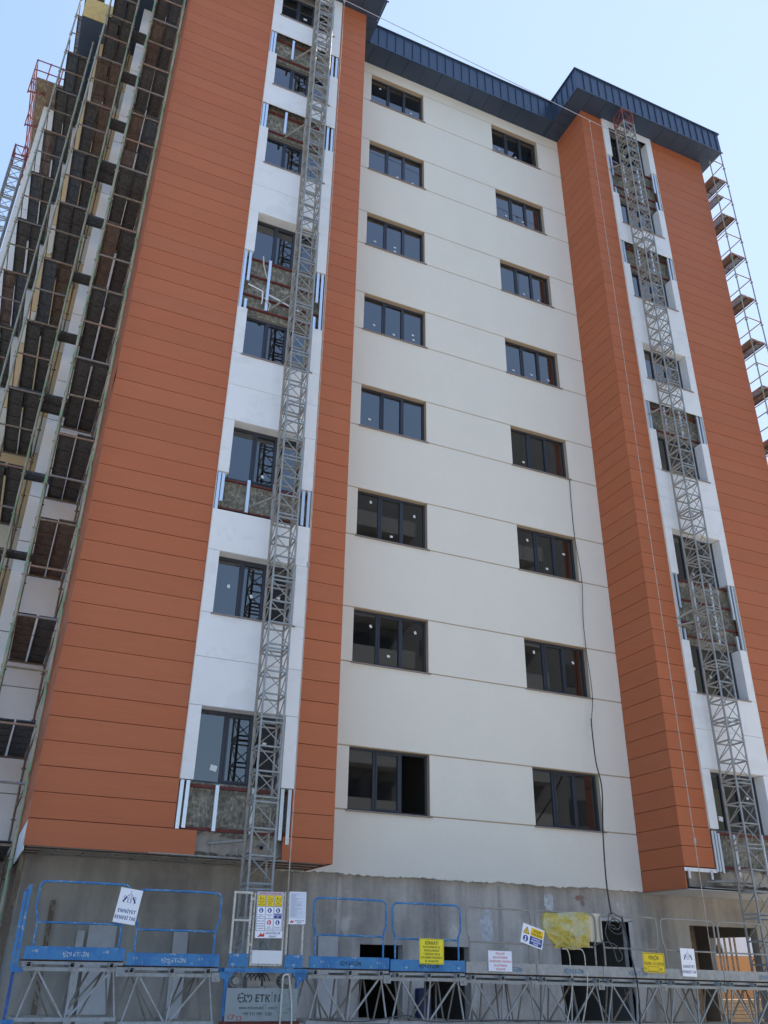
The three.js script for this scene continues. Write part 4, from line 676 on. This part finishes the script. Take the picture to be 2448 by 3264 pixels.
// ---------------------------------------------------------------- ropes
{
  const twist = (a, b, r, n) => { const g = []; for (const s of [0, Math.PI]) { const p = []; for (let i = 0; i <= n; i++) { const t = i / n, q = a.clone().lerp(b, t), w = t * n * 0.9 + s; p.push(q.add(V(Math.cos(w) * r * 0.7, 0, Math.sin(w) * r * 0.7))); } g.push(sweep(p, r, n * 2, 4)); } return J(g); };
  const r1 = put(scene, 'rope', twist(V(5.305, 26.3, 2.0), V(5.02, 1.62, 2.72), 0.0062, 300), M.rope); tag(r1, 'long pale rope hanging down the left tower to the blue platform', 'rope', 'hoisting ropes');
  const r2 = put(scene, 'rope', twist(V(13.76, 25.65, 2.03), V(13.11, 1.66, 2.8), 0.0062, 300), M.rope); tag(r2, 'long pale rope hanging down the right tower to the grey platform', 'rope', 'hoisting ropes');
  const clip = put(scene, 'rope_clip', boxUV(new RoundedBoxGeometry(0.045, 0.11, 0.03, 2, 0.008)), M.galvLight); clip.position.set(5.085, 8.2, 2.52); tag(clip, 'small grey clip on the rope of the left tower', 'clip');
  const clip2 = put(scene, 'rope_clip', boxUV(new RoundedBoxGeometry(0.045, 0.11, 0.03, 2, 0.008)), M.galvLight); clip2.position.set(13.172, 3.88, 2.73); tag(clip2, 'small grey clip on the rope of the right tower', 'clip');
  const w = thing('hoist_line', 'taut pale line strung below the eaves between the two towers', 'rope');
  put(w, 'line', pipe(V(5.303, 26.36, 2.0), V(15.1, 25.62, 2.05), 0.0115, 6), M.wire);
  put(w, 'knot', boxUV(new THREE.TorusGeometry(0.03, 0.014, 6, 12).translate(5.305, 26.32, 2.0)), M.rope); put(w, 'knot', boxUV(new THREE.TorusGeometry(0.03, 0.014, 6, 12).translate(13.76, 25.69, 2.04)), M.rope);
}

// ---------------------------------------------------------------- scaffolding
const LV = 0.889;
const plankGeo = {};
function plankGeometry(len, w, kind) {
  const key = len + '|' + w + '|' + kind; if (plankGeo[key]) return plankGeo[key];
  const g = kind === 3 ? [BX(0, w, 0.045, 0.05, -len, 0)] : [BX(0, w, 0.035, 0.05, -len, 0)];
  g.push(BX(0, 0.012, 0, 0.035, -len, 0), BX(w - 0.012, w, 0, 0.035, -len, 0));
  for (let z = 0.12; z < len; z += 0.52) g.push(BX(0.012, w - 0.012, 0.014, 0.035, -z - 0.012, -z + 0.012));
  g.push(BX(0.012, w - 0.012, -0.01, 0.034, -len, -len + 0.03));
  return plankGeo[key] = J(g);
}
const roset = J([boxUV(new THREE.TorusGeometry(0.041, 0.008, 5, 12).rotateX(Math.PI / 2)), boxUV(new THREE.CylinderGeometry(0.04, 0.04, 0.008, 12))]);
function standard(t, x, z, y0, y1, m, r = 0.026) {
  const g = [pipe(V(x, y0, z), V(x, y1, z), r, 9)];
  for (let y = Math.max(y0, 0.3); y < y1 - 0.05; y += LV) g.push(roset.clone().translate(x, y, z));
  put(t, 'standard', J(g), m);
}
function scaffoldBay(t, { x0, x1, zf, zb, y, n, dk, top, kinds, mats, back = true, low = 0, standLow = 0 }) {
  standard(t, x0, zf, y - standLow, top[0], mats[0]); standard(t, x1, zf, y - standLow, top[1], mats[1]);
  if (back) { standard(t, x0, zb, y - standLow, top[2], mats[2], 0.021); standard(t, x1, zb, y - standLow, top[2], mats[3], 0.021); }
  for (let i = low; i < n; i++) {
    const yy = y + i * LV, m = M.ledger[(i * 7 + Math.floor(x0 * 10)) % 3 < 0 ? 0 : Math.abs(i * 7 + Math.floor(x0 * 10)) % 3];
    const led = (a, b, mm) => put(t, 'ledger', J([pipe(a, b, 0.020, 8), ...[a, b].map((q) => BX(-0.03, 0.03, -0.035, 0.03, -0.02, 0.02).translate(q.x, q.y, q.z))]), mm);
    if (yy > top[0]) break;
    led(V(x0, yy, zf), V(x1, yy, zf), m);
    if (i % 2 === dk) led(V(x0, yy, zb), V(x1, yy, zb), M.ledger[0]);
    if (x0 > 0 || i % 4 === 1) put(t, 'side_ledger', pipe(V(x1 + 0.01, yy + 0.03, zf), V(x1 + 0.01, yy + 0.03, zb), 0.016, 6), M.brownPole);
    if (i % 2 !== dk) put(t, 'side_ledger', pipe(V(x0 - 0.01, yy + 0.03, zf), V(x0 - 0.01, yy + 0.03, zb), 0.016, 6), i % 3 ? M.brownPole : M.redPole);
    if (i % 2 === dk) {
      const w = (x1 - x0 - 0.11) / 2, len = zf - zb;
      [0, 1].forEach((s) => { const k = kinds[(i * 2 + s) % kinds.length], o = put(t, 'deck_plank', plankGeometry(len, w, k), k === 3 ? M.plankSlot : M.plank[k]); o.position.set(x0 + 0.04 + s * (w + 0.03) + rr(-0.012, 0.012), yy + 0.02, zf + rr(-0.1, 0.03)); o.rotation.y = rr(-0.006, 0.006); });
    }
  }
}
{
  const t = thing('scaffold', 'green and rusty steel scaffold with dark planks along the left flank', 'scaffold');
  scaffoldBay(t, { x0: 0.345, x1: 1.044, zf: 1.69, zb: -1.02, y: 4.925 - 5 * LV, n: 31, dk: 1, low: 1, top: [28.2, 28.2, 28.0], kinds: [0, 0, 0, 0, 0, 0, 3, 0, 0, 0, 0, 2, 1, 0, 3, 0, 0, 0, 3, 1, 3, 2], mats: [M.green, M.green, M.brownPole, M.brownPole], standLow: 0.4 });
  scaffoldBay(t, { x0: -0.792, x1: -0.097, zf: 0.06, zb: -2.7, y: 12.03 - 12 * LV, n: 30, dk: 0, low: 4, top: [28.0, 28.0, 27.0], kinds: [0, 0, 0, 0, 2, 0, 0, 0, 0, 1, 0, 0, 3, 1, 2, 3, 0, 0], mats: [M.greenGrey, M.green, M.brownPole, M.brownPole], standLow: 1 });
  scaffoldBay(t, { x0: -1.883, x1: -1.205, zf: -2.97, zb: -5.7, y: 19.2 - 20 * LV, n: 34, dk: 0, low: 12, top: [30.6, 29.6, 28.0], kinds: [3, 2, 0, 0, 0, 0, 0, 1, 2, 0, 3, 0], mats: [M.greenGrey, M.greenGrey, M.redPole, M.brownPole], standLow: 1 });
  // short planks bridging the gap between the bays
  for (const [i, z, n, k] of [[-2, -0.2, 1, 0], [-1, -0.25, 1, 2], [0, -0.06, 2, 0], [1, -0.2, 1, 0], [2, -0.25, 1, 0], [3, -0.2, 1, 2], [4, -0.1, 2, 0], [5, -0.3, 1, 0], [6, -0.2, 1, 0], [7, -0.2, 1, 0]]) {
    for (let j = 0; j < n; j++) { const o = put(t, 'bridging_plank', plankGeometry(1.05, 0.33, k), M.plank[k]); o.rotation.y = Math.PI / 2; o.position.set(0.50, 12.03 + i * 2 * LV + 0.09, z - j * 0.36); }
  }
}
{
  const t = thing('scaffold', 'grey and red steel scaffold rising beyond the right edge of the building', 'scaffold');
  const s = 0.90, zf = 1.65, zb = -1.1, x0 = 19.32, x1 = 19.97, y0 = 27.17 - 29 * s;
  for (const [x, z, top, m] of [[x0, zf, 27.3, M.greenGrey], [x1, zf, 28.9, M.poleGrey], [x0, zb, 27, M.poleGrey], [x1, zb, 28, M.poleGrey]]) standard(t, x, z, 0.02, top, m, 0.02);
  for (let i = 8; i < 30; i++) {
    const y = y0 + i * s;
    for (const z of [zf, zb]) put(t, 'ledger', pipe(V(x0, y, z), V(x1, y, z), 0.016, 7), M.redPole);
    for (const x of [x0, x1]) put(t, 'side_ledger', pipe(V(x, y, zf), V(x, y, zb), 0.016, 7), M.redPole);
    if (i % 2 === 0 || i === 27) { const w = 0.27; [0, 1].forEach((q) => { if (i === 27 && q) return; const k = (i / 2 + q) % 2 ? 3 : 1, o = put(t, 'deck_plank', plankGeometry(zf - zb - 0.02, w, k), k === 3 ? M.plankSlot : M.plank[1]); o.position.set(x0 + 0.04 + q * (w + 0.03), y + 0.02, zf - 0.01); }); }
  }
}
{ // red guard frame on the far end of the wing roof
  const t = thing('red_guard_rail', 'dark red steel guard rail frame on the wing roof at top left', 'guard rail');
  for (const y of [27.62, 28.09, 28.57]) { put(t, 'rail', pipe(V(-2.93, y, -5.5), V(-1.9, y, -5.5), 0.022, 7), M.redPole); put(t, 'rail', pipe(V(-2.93, y, -5.5), V(-2.93, y, -13), 0.022, 7), M.redPole); }
  for (let i = 0; i < 6; i++) put(t, 'post', pipe(V(-2.93, 26.9, -5.5 - i * 1.4), V(-2.93, 28.6, -5.5 - i * 1.4), 0.024, 7), M.redPole);
  for (let i = 0; i < 6; i++) put(t, 'bracket', J([pipe(V(-2.93, 27.0, -5.52 - i * 1.4), V(-2.42, 27.05, -5.52 - i * 1.4), 0.03, 7), pipe(V(-2.93, 27.5, -5.5 - i * 1.4), V(-2.45, 27.0, -5.5 - i * 1.4), 0.022, 7)]), M.redPaint);
  for (const x of [-2.5, -2.1]) put(t, 'post', pipe(V(x, 27.2, -5.5), V(x, 28.6, -5.5), 0.024, 7), M.redPole);
}
// ---------------------------------------------------------------- stock seen through the windows of the right tower
{
  const stack = (x, y, z, w, h, d, n, lab) => { const o = thing('insulation_boards', lab, 'insulation boards', [x, y, z]); for (let i = 0; i < n; i++) put(o, 'board', BX(-w / 2 + rr(-0.05, 0.05), w / 2 + rr(-0.05, 0.05), 0, h * rr(0.85, 1), i * d, i * d + d - 0.006), M.yellow); o.rotation.x = -0.12; };
  stack(16.1, 3.471, 0.62, 0.5, 2.1, 0.05, 3, 'yellow boards standing behind the lowest window of the right tower');
  stack(16.15, 6.471, 0.62, 0.45, 1.9, 0.05, 3, 'yellow boards standing behind the second lowest window of the right tower');
  stack(15.9, 12.471, 0.66, 1.2, 2.0, 0.05, 2, 'wide yellow boards behind the fourth window up the right tower');
}
// ---------------------------------------------------------------- surroundings that show through or in reflections
{
  const n = thing('neighbour_house', 'white house above an orange wall seen through the ground floor opening', 'building', [30, 0, -16]);
  put(n, 'wall', BX(-7, 8, 2.35, 6.5, -4, 0), mat([0.72, 0.72, 0.74], 0.9)); put(n, 'lower_wall', BX(-7, 8, 0, 2.34, -4, 0.02), mat([0.58, 0.27, 0.10], 0.9));
  const w = part(n, 'window', [0.2, 2.42, 0.0]); put(w, 'frame', J([BX(0, 0.9, 0, 0.05, 0, 0.05), BX(0, 0.9, 0.3, 0.35, 0, 0.05), BX(0, 0.05, 0.05, 0.3, 0, 0.05), BX(0.85, 0.9, 0.05, 0.3, 0, 0.05), BX(0.42, 0.48, 0.05, 0.3, 0, 0.05)]), M.frame); put(w, 'pane', BX(0.05, 0.85, 0.05, 0.3, 0.01, 0.02), M.black);
  [[-0.6, 'leftmost'], [0.3, 'second from left'], [1.1, 'third from left'], [1.8, 'rightmost']].forEach(([x, w]) => { const p = put(scene, 'steel_prop', pipe(V(0, 0, 0), V(0, 3.0, 0), 0.04, 8), M.brownPole); p.position.set(26.0 + x * 0.8, 0, -10.5 - x * 0.5); tag(p, `rusty steel prop before the orange wall beyond the opening, ${w} of four`, 'prop', 'steel props beyond the opening'); });
}
{
  const o = thing('timber_stack', 'stack of rough timber boards before the orange wall beyond the opening', 'timber stack', [24, 0, -10.2]);
  for (let r = 0; r < 8; r++) for (let c = 0; c < 3; c++) { const b = put(o, 'timber_board', BX(rr(-0.2, 0.1), rr(4.9, 5.3), r * 0.11, r * 0.11 + 0.1, c * 0.26, c * 0.26 + 0.24, rr(0, 2), rr(0, 2)), M.timber); b.rotation.y = rr(-0.01, 0.01); }
}
{ // the block across the yard, behind the camera: it shows only as dark shapes in the lower panes
  const o = thing('facing_block', 'apartment block across the yard, wall colour darkened to stand in for shade, mirrored in the lower window panes', 'building', [16, 0, 31]);
  const c = mat([0.10, 0.10, 0.10], 0.9), sl = mat([0.20, 0.20, 0.195], 0.9);  // wall and balcony tones darkened to stand in for a mid-tone facade in shade
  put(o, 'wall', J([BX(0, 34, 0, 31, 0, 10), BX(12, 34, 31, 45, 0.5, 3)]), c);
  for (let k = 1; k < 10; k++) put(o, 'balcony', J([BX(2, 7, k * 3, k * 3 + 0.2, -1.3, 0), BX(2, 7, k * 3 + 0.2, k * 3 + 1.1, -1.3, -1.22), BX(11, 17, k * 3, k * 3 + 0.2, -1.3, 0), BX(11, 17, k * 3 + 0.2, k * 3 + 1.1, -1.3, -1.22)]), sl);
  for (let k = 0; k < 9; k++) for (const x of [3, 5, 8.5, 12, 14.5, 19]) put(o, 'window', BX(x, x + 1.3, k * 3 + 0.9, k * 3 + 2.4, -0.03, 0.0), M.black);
}
renderer.render(scene, camera);
